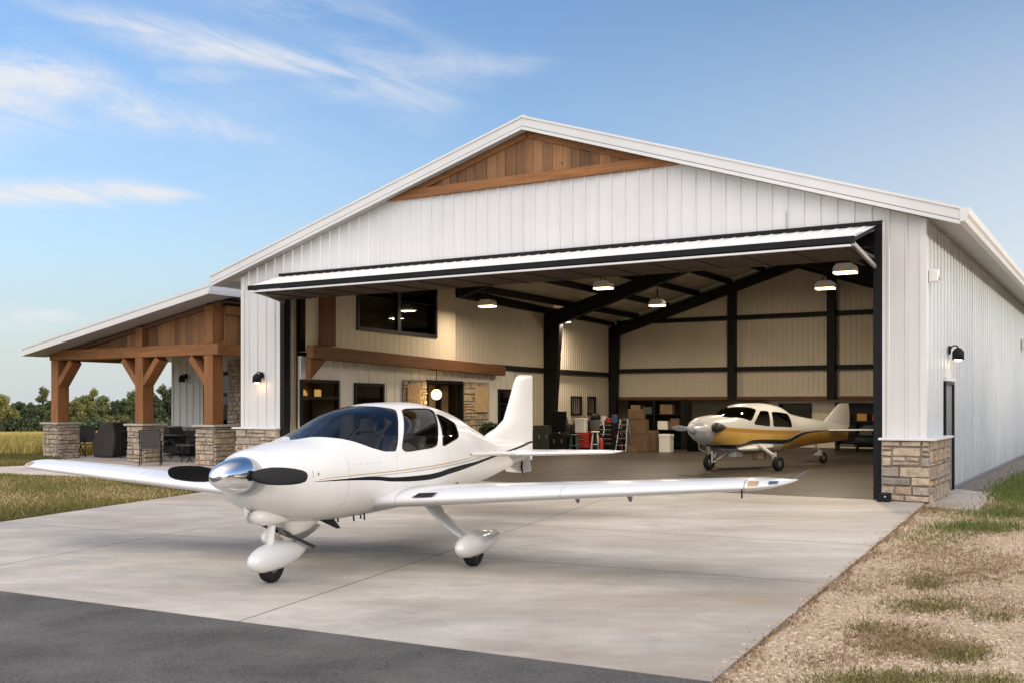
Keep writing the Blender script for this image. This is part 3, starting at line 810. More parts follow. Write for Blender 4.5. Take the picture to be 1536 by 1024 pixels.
def frame(b, depth_k, depth_r, cw0, cw1):
    m_ = MB(); zt = lambda x: runder(x) - .24
    xL = lw(b) + .02; xR = -.33
    kz = zt(xL + cw1)
    m_.prism([(xL, .0), (xL + cw0, .0), (xL + cw1, zt(xL + cw1) - depth_k), (xL + cw1, zt(xL + cw1)), (xL, zt(xL))], 1, b - .13, b + .13)
    m_.prism([(xR, .0), (xR, zt(xR)), (xR - cw1, zt(xR - cw1)), (xR - cw1, zt(xR - cw1) - depth_k), (xR - cw0, .0)], 1, b - .13, b + .13)
    m_.prism([(xL + cw1, zt(xL + cw1) - depth_k), (RX, zt(RX) - depth_r), (RX, zt(RX)), (xL + cw1, zt(xL + cw1))], 1, b - .12, b + .12)
    m_.prism([(RX, zt(RX) - depth_r), (xR - cw1, zt(xR - cw1) - depth_k), (xR - cw1, zt(xR - cw1)), (RX, zt(RX))], 1, b - .12, b + .12)
    return m_.build('steel_frame', M['black_steel'], hangar)
frame(14.4, .55, .40, .36, .66); frame(20.55, .45, .35, .30, .42)
mb = MB()                                                  # rafter of the first bay carried on the quarters
zt = lambda x: runder(x) - .24
mb.prism([(-14.6, zt(-14.6) - .3), (RX, zt(RX) - .35), (RX, zt(RX)), (-14.6, zt(-14.6))], 1, 7.3, 7.5)
mb.prism([(RX, zt(RX) - .35), (-.4, zt(-.4) - .3), (-.4, zt(-.4)), (RX, zt(RX))], 1, 7.3, 7.5)
mb.build('rafter', M['black_steel'], hangar)
for a in (10.56, 6.66): mb = MB(); mb.box(-a - .15, -a + .15, BK - .32, BK - .02, 1.86, runder(-a) - .4); mb.build('wind_column', M['black_steel'], hangar)
mb = MB()
def GRT():
    global mb
    mb.build('girt', M['black_steel'], hangar); mb = MB()
mb.box(lw(BK) + .3, -.3, BK - .14, BK - .02, 3.0, 3.17); GRT(); mb.box(lw(BK) + .3, -.3, BK - .13, BK - .02, 5.03, 5.2)
GRT(); mb.bar((lw(9.5) + .07, 9.5, 2.94), (lw(BK) + .07, BK, 2.92), .1, .17)
GRT(); mb.bar((lw(7.9) + .08, 7.9, 5.2), (lw(BK) + .08, BK, 5.15), .14, .3)
mb.build('girt', M['black_steel'], hangar)

# living quarters along the left: ground-floor facade and the upper box above the timber
qf = lambda off: (lambda y, o, z: (lw(y) + off + o, y, z))
def quarters(name, y0, y1, z0, z1, mat, off=0.0, pitch=.45):
    m_ = MB(); ribwall(m_, qf(off), y0, y1, z0, z1, pitch, .05, .022, False)
    return m_.build(name, mat, hangar, recalc=False)
mb = MB()
for (a, b, z0, z1) in ((.35, .42, 0, 2.9), (.42, 1.97, 2.32, 2.9), (1.97, 2.66, 0, 2.9), (2.66, 4.02, 2.27, 2.9), (2.66, 4.02, 0, 1.0), (4.02, 6.22, 0, 2.9),
                       (6.22, 8.29, 2.42, 2.9), (8.29, 10.7, 0, 2.9), (10.7, 11.8, 2.2, 2.9)):
    ribwall(mb, qf(.04), a, b, z0, z1, .42, .05, .022, False)
mb.build('quarters_wall', M['white_batten'], hangar, recalc=False)
mb = MB()
UB = .30
for (a, b, z0, z1) in ((.35, 2.43, 3.0, 5.4), (2.43, 6.42, 3.0, 3.66), (2.43, 6.42, 5.15, 5.4), (6.42, 7.53, 3.0, 5.4)):
    ribwall(mb, qf(UB), a, b, z0, z1, .3, .03, .008, False)
mb.add([(lw(7.53) + UB, 7.53, 3.0), (lw(7.53), 7.53, 3.0), (lw(7.53), 7.53, 5.4), (lw(7.53) + UB, 7.53, 5.4)], [(0, 1, 2, 3)])
mb.add([(lw(.35) + UB, .35, 3.0), (lw(7.53) + UB, 7.53, 3.0), (lw(7.53), 7.53, 3.0), (lw(.35), .35, 3.0)], [(0, 1, 2, 3)])
mb.build('loft_wall', M['liner_box'], hangar, recalc=False)
# the rooms behind the openings
mb = MB()
mb.box(-16.38, -16.3, .4, 12, 0, 4.85); mb.box(-16.3, lw(12) - .02, 12, 12.1, 0, 4.8); mb.box(-16.3, lw(0) - .03, .25, .35, 0, 4.8)
mb.box(-16.3, lw(12) - .06, .4, 12, 2.62, 2.95); mb.box(-16.3, lw(12) - .06, .4, 12, -.02, .003)
mb.box(-16.3, lw(4.5) - .1, 4.6, 4.7, 0, 2.6); mb.box(-16.3, lw(9.5) - .1, 9.5, 9.6, 0, 2.6)
mb.box(-16.0, lw(1.8) - .3, 1.35, 1.42, 0, 2.6)
mb.build('room_wall', M['inner_room'], hangar)
mb = MB(); mb.bar((lw(.4) + .40, .4, 3.0), (lw(10.6) + .30, 10.6, 2.81), .22, .33, mi=0); mb.build('timber_beam', M['beam_in'], hangar, bevel=.01)
mb = MB(); mb.box(lw(1) + .28, lw(1) + .46, .85, 1.35, 3.18, 5.3); mb.build('timber_post', M['post_in'], hangar, bevel=.01)
mb = MB(); mb.prism([(.42, 2.85), (1.05, 2.85), (.42, 2.3)], 0, lw(.6) + .25, lw(.6) + .42); mb.build('corbel', M['beam_in'], hangar)
def qwindow(y0, y1, z0, z1, off, mull=(), rails=(), fr=.075, name='window', g='pane'):
    m_ = MB(); e = .05
    def bx(a, b, c, d): m_.add([(lw(y) + off + o, y, z) for o in (-.06, e) for (y, z) in ((a, c), (b, c), (b, d), (a, d))],
                               [(0, 1, 2, 3), (7, 6, 5, 4), (0, 4, 5, 1), (1, 5, 6, 2), (2, 6, 7, 3), (3, 7, 4, 0)])
    bx(y0, y0 + fr, z0, z1); bx(y1 - fr, y1, z0, z1); bx(y0 + fr, y1 - fr, z1 - fr, z1); bx(y0 + fr, y1 - fr, z0, z0 + fr)
    for m in mull: bx(m - fr * .8, m + fr * .8, z0 + fr, z1 - fr)
    for r_ in rails: bx(y0 + fr, y1 - fr, r_ - fr / 2, r_ + fr / 2)
    w = m_.build(name, M['dark_frame'], hangar)
    p_ = MB(); p_.add([(lw(y) + off - .01, y, z) for (y, z) in ((y0, z0), (y1, z0), (y1, z1), (y0, z1))], [(0, 1, 2, 3)])
    p_.build('pane', M['pane'], w); return w
qwindow(.42, 1.97, .05, 2.32, .05, rails=(1.85,)); qwindow(2.66, 4.02, 1.0, 2.27, .05)
qwindow(2.43, 6.42, 3.66, 5.2, UB, mull=(4.4,), fr=.1)
qwindow(10.7, 11.8, .02, 2.2, .05, rails=(1.7,))
# entrance with stone surround
mb = MB()
stonework(mb, lambda u, d, z: (lw(u) + .10 + d, u, z), 4.95, 6.15, 0, 2.38, 31, .12, .22, .2, .5)
mb.build('entrance_stone', M['stone'], hangar, recalc=False); mb = MB()
stonework(mb, lambda u, d, z: (lw(u) + .10 + d, u, z), 8.35, 9.95, 0, 2.38, 32, .16, .24, .3, .55)
mb.build('entrance_stone', M['stone'], hangar, recalc=False)
mb = MB(); mb.add([(lw(y) + .095, y, z) for y, z in ((4.95, 0), (6.15, 0), (6.15, 2.4), (4.95, 2.4))], [(0, 1, 2, 3)]); mb.build('entrance_mortar', M['mortar'], hangar, recalc=False); mb = MB(); mb.add([(lw(y) + .095, y, z) for y, z in ((8.35, 0), (9.95, 0), (9.95, 2.4), (8.35, 2.4))], [(0, 1, 2, 3)])
mb.build('entrance_mortar', M['mortar'], hangar, recalc=False)
mb = MB()
for (a, b, c, d) in ((6.22, 6.3, 0, 2.42), (8.2, 8.29, 0, 2.42), (6.3, 8.2, 2.32, 2.42), (6.9, 7.0, 0, 2.32)):
    mb.add([(lw(y) + o, y, z) for o in (-.05, .12) for (y, z) in ((a, c), (b, c), (b, d), (a, d))], [(0, 1, 2, 3), (7, 6, 5, 4), (0, 4, 5, 1), (1, 5, 6, 2), (2, 6, 7, 3), (3, 7, 4, 0)])
ent = mb.build('entrance_door', M['dark_frame'], hangar)
mb = MB(); mb.box(lw(7.5) - .5, lw(7.5) - .44, 7.0, 8.2, 0, 2.3); mb.build('door_leaf', simple('tan_door', (.34, .24, .13), .6), ent)
# ------------------------------------------------------------------ timber porch and the house behind it
porch = thing('porch', B(22, .9), BROT, 'open timber porch with stone piers and sloping white roof left of hangar', 'porch')
X = lambda a: 22 - a
Y = lambda b: b - .9
def prt(a): return 4.85 - (a - 18.05) * .1776             # roof top
PIERS = [(18.45, .78), (21.35, .75), (25.28, .78)]
for i, (a0, w) in enumerate(PIERS):
    xa, xb = X(a0 + w), X(a0)
    ya, yb = 0.0, .80
    mb = MB()
    stonework(mb, lambda u, d, z: (u, ya - d + .05, z), xa + .03, xb - .03, 0, 1.06, 50 + i, .08, .2, .12, .34, False)
    stonework(mb, lambda u, d, z: (xb + d - .05, u, z), ya + .05, yb - .05, 0, 1.06, 60 + i, .08, .2, .12, .34, False)
    stonework(mb, lambda u, d, z: (xa - d + .05, u, z), ya + .05, yb - .05, 0, 1.06, 70 + i, .08, .2, .12, .34, False)
    stonework(mb, lambda u, d, z: (u, yb + d - .05, z), xa + .03, xb - .03, 0, 1.06, 80 + i, .08, .2, .12, .34, False)
    pier = mb.build('stone_pier', M['stone'], porch, recalc=False)
    mb = MB(); mb.box(xa + .05, xb - .05, ya + .05, yb - .05, -.03, 1.06); mb.build('mortar_core', M['mortar'], pier)
    mb = MB(); mb.box(xa - .05, xb + .05, ya - .05, yb + .05, 1.062, 1.12); mb.build('capstone', M['cap'], pier, bevel=.012)
    ac = a0 + w / 2; pw_ = .17
    mb = MB(); xc = X(ac); yc = .36
    mb.box(xc - pw_, xc + pw_, yc - .20, yc + .20, 1.121, 3.045)
    mb.build('post', M['wood_z'], porch, bevel=.012)
    for sgn in ((-1, 1) if i == 1 else ((-1,) if i == 0 else (1,))):
        mb = MB(); p = Vector((xc + sgn * .13, yc, 2.30)); q = Vector((xc + sgn * .76, yc, 3.0))
        mb.bar(p, q, .36, .19, up=(0, 1, 0) if False else (-sgn * .7, 0, .63)); mb.build('knee_brace', M['wood_z'], porch, bevel=.008)
    if i == 0:
        mb = MB(); mb.box(xc - pw_ + .01, xc + pw_ - .01, yc - .19, yc + .19, 3.37, prt(ac) - .28); mb.build('post', M['wood_z'], porch, bevel=.012)
    if i == 1:
        mb = MB(); mb.box(xc - .14, xc + .14, yc - .21, yc - .03, 3.37, prt(ac) - .28); mb.build('post', M['wood_z'], porch, bevel=.012)
yb0, yb1 = .17, .55
mb = MB(); mb.box(X(25.9), X(18.46), yb0 - .02, yb1, 3.05, 3.365); mb.build('front_beam', M['wood_x'], porch, bevel=.012)
mb = MB(); mb.box(X(18.84), X(18.48), yb1 + .002, 4.2, 3.05, 3.36); mb.box(X(18.80), X(18.5), yb1 + .002, 4.2, 4.18, 4.42); mb.build('return_beam', M['wood_y'], porch, bevel=.012)
mb = MB(); r = random.Random(9); a = 18.9
while a < 25.6:                                           # board infill above the front beam
    w = r.uniform(.2, .28); b = min(a + w - .008, 25.7)
    if not (21.55 < a + .1 < 21.9):
        mb.prism([(X(b), 3.37), (X(a), 3.37), (X(a), prt(a) - .27), (X(b), max(3.372, prt(b) - .27))], 1, .34 - r.uniform(0, .012), .40, 0, r.random())
    a += w
mb.build('gable_boards', M['board'], porch)
mb = MB(); y = yb1 + .02
while y < 4.1:
    w = r.uniform(.2, .28); mb.box(X(18.68), X(18.62) + r.uniform(0, .012), y, y + w - .008, 3.362, 4.178, 0, r.random()); y += w
mb.build('return_boards', M['board'], porch)
mb = MB()                                                 # rafter under the front edge
mb.prism([(X(26.0), prt(26.0) - .36), (X(18.5), prt(18.5) - .36), (X(18.5), prt(18.5) - .26), (X(26.0), prt(26.0) - .26)], 1, .22, .34)
mb.build('rafter', M['ceil_wood'], porch)
YR0, YR1 = Y(.35), Y(12)
mb = MB(); aL, aR = 26.27, 18.05
mb.prism([(X(aL), prt(aL) - .06), (X(aR), prt(aR) - .06), (X(aR), prt(aR)), (X(aL), prt(aL))], 1, YR0 + .03, YR1)
for i in range(30):
    y = YR0 + .2 + i * .4
    mb.prism([(X(aL), prt(aL)), (X(aR), prt(aR)), (X(aR), prt(aR) + .035), (X(aL), prt(aL) + .035)], 1, y, y + .02)
mb.build('roof', M['white_trim'], porch)
mb = MB()
for (d0, d1, yy) in ((-.21, .02, 0), (-.225, -.13, -.018), (-.03, .035, -.018)):
    mb.prism([(X(aL), prt(aL) + d0), (X(aR), prt(aR) + d0), (X(aR), prt(aR) + d1), (X(aL), prt(aL) + d1)], 1, YR0 + yy, YR0 + .028 + yy * .9)
mb.box(X(aR), X(aR) + .03, YR0, YR1, prt(aR) - .21, prt(aR) + .02); mb.box(X(aR) + .03, X(aR) + .05, YR0 - .018, YR1, prt(aR) - .225, prt(aR) - .12)
mb.box(X(aL) - .03, X(aL), YR0, YR1, prt(aL) - .21, prt(aL) + .02); mb.box(X(aL) - .13, X(aL) - .03, YR0, YR1, prt(aL) - .14, prt(aL) + .0)
mb.build('fascia', M['white_trim'], porch)
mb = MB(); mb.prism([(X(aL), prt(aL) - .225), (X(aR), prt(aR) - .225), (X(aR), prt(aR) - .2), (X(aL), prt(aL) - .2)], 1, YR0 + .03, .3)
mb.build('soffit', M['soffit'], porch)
mb = MB()
r = random.Random(3); y = .33
while y < Y(5):
    mb.prism([(X(aL - .2), prt(aL - .2) - .26), (X(aR + .5), prt(aR + .5) - .26), (X(aR + .5), prt(aR + .5) - .2), (X(aL - .2), prt(aL - .2) - .2)], 1, y, y + .14, 0, r.random()); y += .147
mb.build('ceiling', M['ceil_wood'], porch)
mb = MB(); mb.box(X(25.9), X(25.55), yb1 + .002, 4.2, 3.05, 3.36)
for a in (20.2, 21.75, 23.6): mb.box(X(a) - .08, X(a) + .08, yb1 + .002, 4.1, prt(a) - .48, prt(a) - .262)
mb.build('rafter', M['wood_y'], porch)

house = thing('house', B(20.7, 5), BROT, 'white batten house wing behind the timber porch, dark framed door, stone pilaster', 'house')
HX = lambda a: 20.7 - a
mb = MB()
for (a0, a1, z0, z1) in ((24.95, 23.35, .95, 3.1), (23.35, 21.9, 2.75, 3.1), (21.9, 16.45, .0, 3.1)):
    ribwall(mb, lambda x, o, z: (x, -o, z), HX(a0), HX(a1), z0, (lambda x: prt(20.7 - x) - .262), .32, .05, .03, False)
mb.add([(HX(24.95), 0, 0), (HX(24.95), 7, 0), (HX(24.95), 7, prt(24.95) - .27), (HX(24.95), 0, prt(24.95) - .27)], [(0, 3, 2, 1)])
mb.add([(HX(24.95), 7, 0), (HX(16.45), 7, 0), (HX(16.45), 7, prt(18) - .27), (HX(24.95), 7, prt(24.95) - .27)], [(0, 3, 2, 1)])
mb.build('wall', M['white_batten'], house, recalc=False)
mb = MB(); stonework(mb, lambda u, d, z: (u, -.06 - d, z), HX(25.05), HX(23.4), 0, .88, 91, .08, .2, .15, .4, False)
mb.build('stone_base', M['stone'], house, recalc=False); mb = MB()
stonework(mb, lambda u, d, z: (u, -.45 - d, z), HX(21.75), HX(21.1), 0, 3.1, 92, .08, .2, .12, .4, False)
stonework(mb, lambda u, d, z: (HX(21.1) + d, u, z), -.45, -.02, 0, 3.1, 93, .08, .2, .12, .3, False)
stonework(mb, lambda u, d, z: (HX(21.75) - d, u, z), -.45, -.02, 0, 3.1, 94, .08, .2, .12, .3, False)
mb.build('stone_pilaster', M['stone'], house, recalc=False)
mb = MB(); mb.box(HX(25.05), HX(23.4), -.06, -.002, 0, .88); mb.box(HX(21.75), HX(21.1), -.45, -.002, 0, 3.1); mb.build('mortar_core', M['mortar'], house)
mb = MB(); mb.box(HX(25.15), HX(23.37), -.16, -.001, .885, .95); mb.build('stone_ledge', M['cap'], house, bevel=.01)
mb = MB()
for (a0, a1, z0, z1) in ((23.35, 23.22, 0, 2.75), (21.9, 22.03, 0, 2.75), (23.22, 22.03, 2.62, 2.75), (23.22, 22.03, 1.95, 2.05), (22.62, 22.55, .05, 1.95)):
    mb.box(min(HX(a0), HX(a1)), max(HX(a0), HX(a1)), -.05, .06, z0, z1)
d_ = mb.build('glazed_door', M['dark_frame'], house)
mb = MB(); mb.box(HX(23.25), HX(22.0), .0, .01, .04, 2.7); mb.build('pane', M['pane'], d_)
mb = MB(); mb.box(HX(23.35), HX(21.9), 1.8, 1.9, 0, 2.75); mb.box(HX(24), HX(21), 0.5, 1.8, -.02, .0); mb.build('room_wall', M['inner_room'], house)

# ------------------------------------------------------------------ lamps on the walls
def barn_lamp(loc, yaw, label, group=None, lit=True, hang=False):
    t = thing('wall_lamp', loc, yaw, label, 'lamp', 'outdoor wall lamps')       # local -y points away from the wall
    mb = MB(); mb.lathe([(.0, -.03), (.075, -.03), (.085, -.015), (.085, 0.0)], 18, 'y'); mb.build('back_plate', M['black_steel'], t)
    mb = MB(); mb.tube([(0, -.02, 0), (0, -.05, .06), (0, -.10, .085), (0, -.15, .07), (0, -.165, .03)], .014, 8); mb.build('arm', M['black_steel'], t)
    mb = MB(); mb.lathe([(.02, .04), (.05, .03), (.10, -.03), (.108, -.05), (.108, -.19), (.10, -.19), (.10, -.05)], 22, 'z', (0, -.165, 0)); sh = mb.build('shade', M['black_steel'], t)
    if lit:
        mb = MB(); mb.ball((0, -.165, -.17), (.075, .075, .055), 8); mb.build('bulb', M['bulb'], t)
        L = bpy.data.lights.new('lamp_light', 'POINT'); L.energy = 1.2; L.color = (1, .7, .4); L.shadow_soft_size = .05
        lo = bpy.data.objects.new('lamp_light', L); COL.objects.link(lo); lo.parent = t; lo.location = (0, -.165, -.26)
    return t
barn_lamp(B(15.72, -.035, 2.42), BROT, 'small black wall lamp, lit, on white wall left of hangar opening')
barn_lamp(B(-.035, 2.5, 2.74), BROT + R(90), 'black wall lamp above the side door on the right wall')
barn_lamp(B(24.2, 4.96, 2.62), BROT, 'black unlit lamp on the white house wall under the porch', lit=False)
def white_box(name, loc, yaw, label, cat, s=(.13, .16, .22)):
    t = thing(name, loc, yaw, label, cat)
    mb = MB(); mb.box(-s[0] / 2, s[0] / 2, -s[1], -.001, -s[2] / 2, s[2] / 2); mb.build('housing', M['plain_white'], t, bevel=.02)
    mb = MB(); mb.lathe([(.0, -s[1] - .012), (.035, -s[1] - .012), (.04, -s[1] + .002)], 14, 'y', (0, 0, -.05)); mb.build('lens', M['grey_steel'], t)
    return t
white_box('motion_sensor', B(-.035, .22, 3.92), BROT + R(90), 'small white box high on the corner of the right wall', 'sensor')
fl = white_box('flood_light', B(-.055, 17.9, 3.62), BROT + R(90), 'white floodlight on the right wall at the photo edge', 'floodlight', (.42, .3, .34))
t = thing('anchor_box', B(.62, -.28, 0), BROT, 'small black box on the concrete against the stone base', 'box')
mb = MB(); mb.box(-.11, .11, -.09, .09, 0, .15); mb.build('casing', M['black_steel'], t, bevel=.025)
mb = MB(); mb.lathe([(0, -.095), (.015, -.095), (.018, -.088)], 10, 'y', (.03, 0, .09)); mb.build('screw', M['galv'], t)

# high-bay lamps under the roof
def bay_lamp(loc, label, yaw=BROT, w=.25, k=1.0):
    t = thing('hanging_lamp', loc, yaw, label, 'lamp', 'lit lamps under the hangar roof')
    mb = MB(); mb.prism([(-w, -.02), (w, -.02), (w * .94, .09), (w * .6, .17), (-w * .6, .17), (-w * .94, .09)], 1, -.16, .16); mb.build('housing', M['plain_white'], t, bevel=.02)
    mb = MB(); mb.box(-w * .93, w * .93, -.145, .145, -.055, -.021); mb.build('diffuser', M['warm_lamp'], t)
    zt_ = .55
    mb = MB(); mb.tube([(-.1, 0, .17), (-.02, 0, .3), (0, 0, zt_)], .012, 6); mb.tube([(.1, 0, .17), (.02, 0, .3), (0, 0, zt_)], .012, 6); mb.build('hanger', M['black_steel'], t)
    L = bpy.data.lights.new('lamp_light', 'AREA'); L.shape = 'RECTANGLE'; L.size = w * 1.8; L.size_y = .28; L.energy = LAMP_W * k; L.color = (1, .82, .60); L.spread = R(175)
    lo = bpy.data.objects.new('lamp_light', L); COL.objects.link(lo); lo.parent = t; lo.location = (0, 0, -.06)
    return t
for (px, py, z, lab) in ((905, 431, 4.85, 'lit lamp hanging nearest the middle of the folding door'), (986, 457, 4.9, 'lit lamp hanging over the hangar floor left of the back wall columns'),
                         (731, 458, 4.65, 'lit lamp hanging beside the ribbed left wall near the loft window'), (845, 482, 4.75, 'lit lamp half hidden behind the big tapered steel column'),
                         (1268, 407, 4.62, 'large lit lamp hanging close to the right end of folding door'), (1238, 431, 4.75, 'small lit lamp hanging behind the right wind column top')):
    d = FPX * (z - EYE) / (HY - py); bay_lamp(Vector(((px - CX) / FPX * d, d, z)), lab, k=.45 if px == 731 else 1.0)
d_ = 35.0; bay_lamp(Vector(((1118 - CX) / FPX * d_, d_, EYE + (HY - 398) / FPX * d_)), 'lit lamp far back near the ridge, just under the folding door edge')
# globe lamp by the entrance
g0 = B(14.88 + .0515 * 6.2 - .45, 6.2, 1.98)
t = thing('globe_lamp', g0, BROT, 'round glowing globe lamp hanging beside the inside entrance', 'lamp')
mb = MB(); mb.ball((0, 0, 0), .155, 10); mb.build('globe', M['globe'], t)
mb = MB(); mb.tube([(0, 0, .15), (0, 0, .72)], .012, 6); mb.tube([(0, 0, .14), (0, 0, .2)], .05, 10); mb.tube([(0, 0, .72), (-.3, 0, .75)], .012, 6); mb.build('stem', M['black_steel'], t)
L = bpy.data.lights.new('lamp_light', 'POINT'); L.energy = 12; L.color = (1, .62, .28); L.shadow_soft_size = .15
lo = bpy.data.objects.new('lamp_light', L); COL.objects.link(lo); lo.parent = t; lo.location = (.05, 0, -.25)
# lit lamps seen through the quarters window
t = thing('table_lamp', B(15.6, 1.3, 1.92), BROT, 'amber lit lamp shade behind the first dark framed window', 'lamp')
mb = MB(); mb.lathe([(.0, .16), (.10, .14), (.17, .0), (.16, .0)], 16, 'z'); mb.build('shade', M['warm_window'], t)
mb = MB(); mb.tube([(0, 0, -.12), (0, 0, .1)], .015, 6); mb.box(-.3, .3, -.2, .2, -.14, -.12); mb.build('stand', M['black_steel'], t)
t = thing('box_lamp', B(15.6, 1.75, 1.95), BROT, 'amber lit box lamp beside the round shade inside the window', 'lamp')
mb = MB(); mb.box(-.1, .1, -.2, .2, -.08, .13); mb.build('shade', M['warm_window'], t, bevel=.02)
mb = MB(); mb.box(-.12, .12, -.22, .22, -.11, -.085); mb.build('base', M['black_steel'], t)
# plaques
def plaque(a_off, b, z, w, h, label, mat, name='plaque'):
    t = thing(name, B(14.88 + .0515 * b - .19 + a_off, b, z), BROT, label, 'plaque')
    mb = MB(); mb.box(-.02, .015, -w / 2, w / 2, -h / 2, h / 2); mb.build('panel', mat, t, bevel=.006)
    return t
M['plaque'] = simple('carved_plaque', (.34, .22, .12), .7, 0, .45, 14, .4, 20); M['paper'] = simple('tan_board', (.50, .37, .21), .8, 0, .1, 3)
plaque(0, 5.35, 1.85, .62, .85, 'brown carved plaque on the stone left of the inside entrance', M['plaque'])
plaque(0, 9.35, 1.85, .8, .85, 'plain tan board hung on stone right of the inside entrance', M['paper'], 'wall_board')
# ------------------------------------------------------------------ aircraft
# local frame: x = left wing, y = towards the tail, z up; origin on the ground under the nose wheel
class Hull:
    def __init__(self, st):
        A = np.array(st); self.s0, self.s1 = A[0, 0], A[-1, 0]
        self.f = [pchip(A[:, 0], A[:, k]) for k in range(1, 7)]
    def at(self, s, phi, off=0.0):
        zt, zb, w, zm, nu, nl = [f(s) for f in self.f]
        c = np.cos(phi); sn = np.sin(phi); n = np.where(sn >= 0, nu, nl)
        x = np.maximum(w - off, .004) * np.sign(c) * np.abs(c) ** (2 / n)
        z = np.where(sn >= 0, zm + np.maximum(zt - zm - off, .004) * np.abs(sn) ** (2 / n), zm - np.maximum(zm - zb - off, .004) * np.abs(sn) ** (2 / n))
        return np.stack([x, s + 0 * x, z], -1)
    def mesh(self, sv, nphi, off=0.0):
        """triangles with their (s, phi) parameters"""
        ph = np.linspace(-math.pi, math.pi, nphi + 1)[:-1]
        S, P = np.meshgrid(sv, ph, indexing='ij')
        Vv = self.at(S, P, off).reshape(-1, 3); prm = np.stack([S, P], -1).reshape(-1, 2)
        T = []
        for i in range(len(sv) - 1):
            k = np.arange(nphi); k2 = (k + 1) % nphi
            a = i * nphi + k; b = i * nphi + k2; c = (i + 1) * nphi + k2; d = (i + 1) * nphi + k
            T.append(np.stack([a, d, c], -1)); T.append(np.stack([a, c, b], -1))
        return Vv, prm, np.concatenate(T)

def chaikin(P, n=3, e=.18):
    P = [np.array(p, float) for p in P]
    for _ in range(n):
        Q = []
        for i in range(len(P)):
            a, b = P[i], P[(i + 1) % len(P)]; Q += [a * (1 - e) + b * e, a * e + b * (1 - e)]
        P = Q
    return np.array(P)
def sdf_poly(P, q, sc_):
    """signed distance (negative inside) in a scaled parameter plane"""
    P = P * sc_; q = q * sc_
    d = np.full(len(q), 1e9); ins = np.zeros(len(q), bool); n = len(P)
    for i in range(n):
        a, b = P[i], P[(i + 1) % n]; e = b - a; w = q - a
        t = np.clip((w @ e) / max(1e-12, e @ e), 0, 1)
        d = np.minimum(d, np.hypot(*(w - t[:, None] * e).T))
        cond = ((a[1] <= q[:, 1]) & (b[1] > q[:, 1])) | ((b[1] <= q[:, 1]) & (a[1] > q[:, 1]))
        xi = a[0] + (q[:, 1] - a[1]) / np.where(abs(b[1] - a[1]) < 1e-12, 1e-12, b[1] - a[1]) * e[0]
        ins ^= cond & (q[:, 0] < xi)
    return np.where(ins, -d, d)
def clip(Vv, prm, T, f):
    """split a triangle mesh where f changes sign: (inside, outside), each (V, prm, T)"""
    V2 = [Vv]; P2 = [prm]; cnt = len(Vv); cache = {}
    newV = []; newP = []
    def cut(i, j):
        nonlocal cnt
        key = (i, j) if i < j else (j, i)
        if key in cache: return cache[key]
        t = f[i] / (f[i] - f[j]); newV.append(Vv[i] + t * (Vv[j] - Vv[i])); newP.append(prm[i] + t * (prm[j] - prm[i]))
        cache[key] = cnt; cnt += 1; return cnt - 1
    neg = f < 0; cnts = neg[T].sum(1)
    ins = [tuple(t) for t in T[cnts == 3]]; outs = [tuple(t) for t in T[cnts == 0]]
    for t in T[(cnts == 1) | (cnts == 2)]:
        a, b, c = (int(x) for x in t)
        for _ in range(3):
            if neg[a] != neg[b] and neg[a] != neg[c]: break
            a, b, c = b, c, a
        ab, ac = cut(a, b), cut(a, c)
        one = [(a, ab, ac)]; two = [(ab, b, c), (ab, c, ac)]
        if neg[a]: ins += one; outs += two
        else: outs += one; ins += two
    Vn = np.concatenate([Vv] + ([np.array(newV)] if newV else [])); Pn = np.concatenate([prm] + ([np.array(newP)] if newP else []))
    def pack(L):
        if not L: return np.zeros((0, 3)), np.zeros((0, 2)), np.zeros((0, 3), int)
        A = np.array(L, int); u, inv = np.unique(A, return_inverse=True)
        return Vn[u], Pn[u], inv.reshape(A.shape)
    return pack(ins), pack(outs)
def fold(prm):
    """phi measured up from the widest line, the same on both sides"""
    p = prm.copy(); ph = p[:, 1]; p[:, 1] = np.where(ph > math.pi / 2, math.pi - ph, np.where(ph < -math.pi / 2, -math.pi - ph, ph)); return p

def airfoil(n=22, t=.13, camber=.02):
    b = np.linspace(0, math.pi, n); x = (1 - np.cos(b)) / 2
    y = 5 * t * (.2969 * np.sqrt(x) - .126 * x - .3516 * x**2 + .2843 * x**3 - .1036 * x**4); c = camber * 4 * x * (1 - x)
    return [(a, u) for a, u in zip(x, c + y)][::-1] + [(a, u) for a, u in zip(x[1:], (c - y)[1:])]
def lifting(mb, secs, foil, vertical=False, smooth=True):
    """secs: (span position, leading edge y, trailing edge y, height, thickness factor)"""
    rows = []
    for (sp, le, te, h, k) in secs:
        c = te - le
        rows.append([((h + u * c * k), le + a * c, sp) if vertical else (sp, le + a * c, h + u * c * k) for a, u in foil])
    mb.grid(rows, smooth=smooth, closed=True)
    n = len(foil)
    mb.add(rows[-1], [tuple(range(n))], 0, False); mb.add(rows[0], [tuple(reversed(range(n)))], 0, False)
    return mb
def teardrop(mb, c, L, w, h, nose=.35, n=18, m=22, flat=None, mi=0):
    rows = []
    for i in range(n + 1):
        u = i / n; u = (1 - math.cos(math.pi * u)) / 2
        r = (u / nose) if u < nose else None
        r = math.sqrt(max(0, 1 - (1 - r) ** 2)) if r is not None else max(0.0, 1 - ((u - nose) / (1 - nose)) ** 2.0) ** .9
        r = max(r, .004); row = []
        for k in range(m):
            a = 2 * math.pi * k / m; z = h / 2 * r * math.sin(a)
            if flat is not None: z = max(z, flat * h)
            row.append((c[0] + w / 2 * r * math.cos(a), c[1] + L * (u - nose), c[2] + z + .10 * h * (u - nose)))
        rows.append(row)
    mb.grid(rows, closed=True); return mb
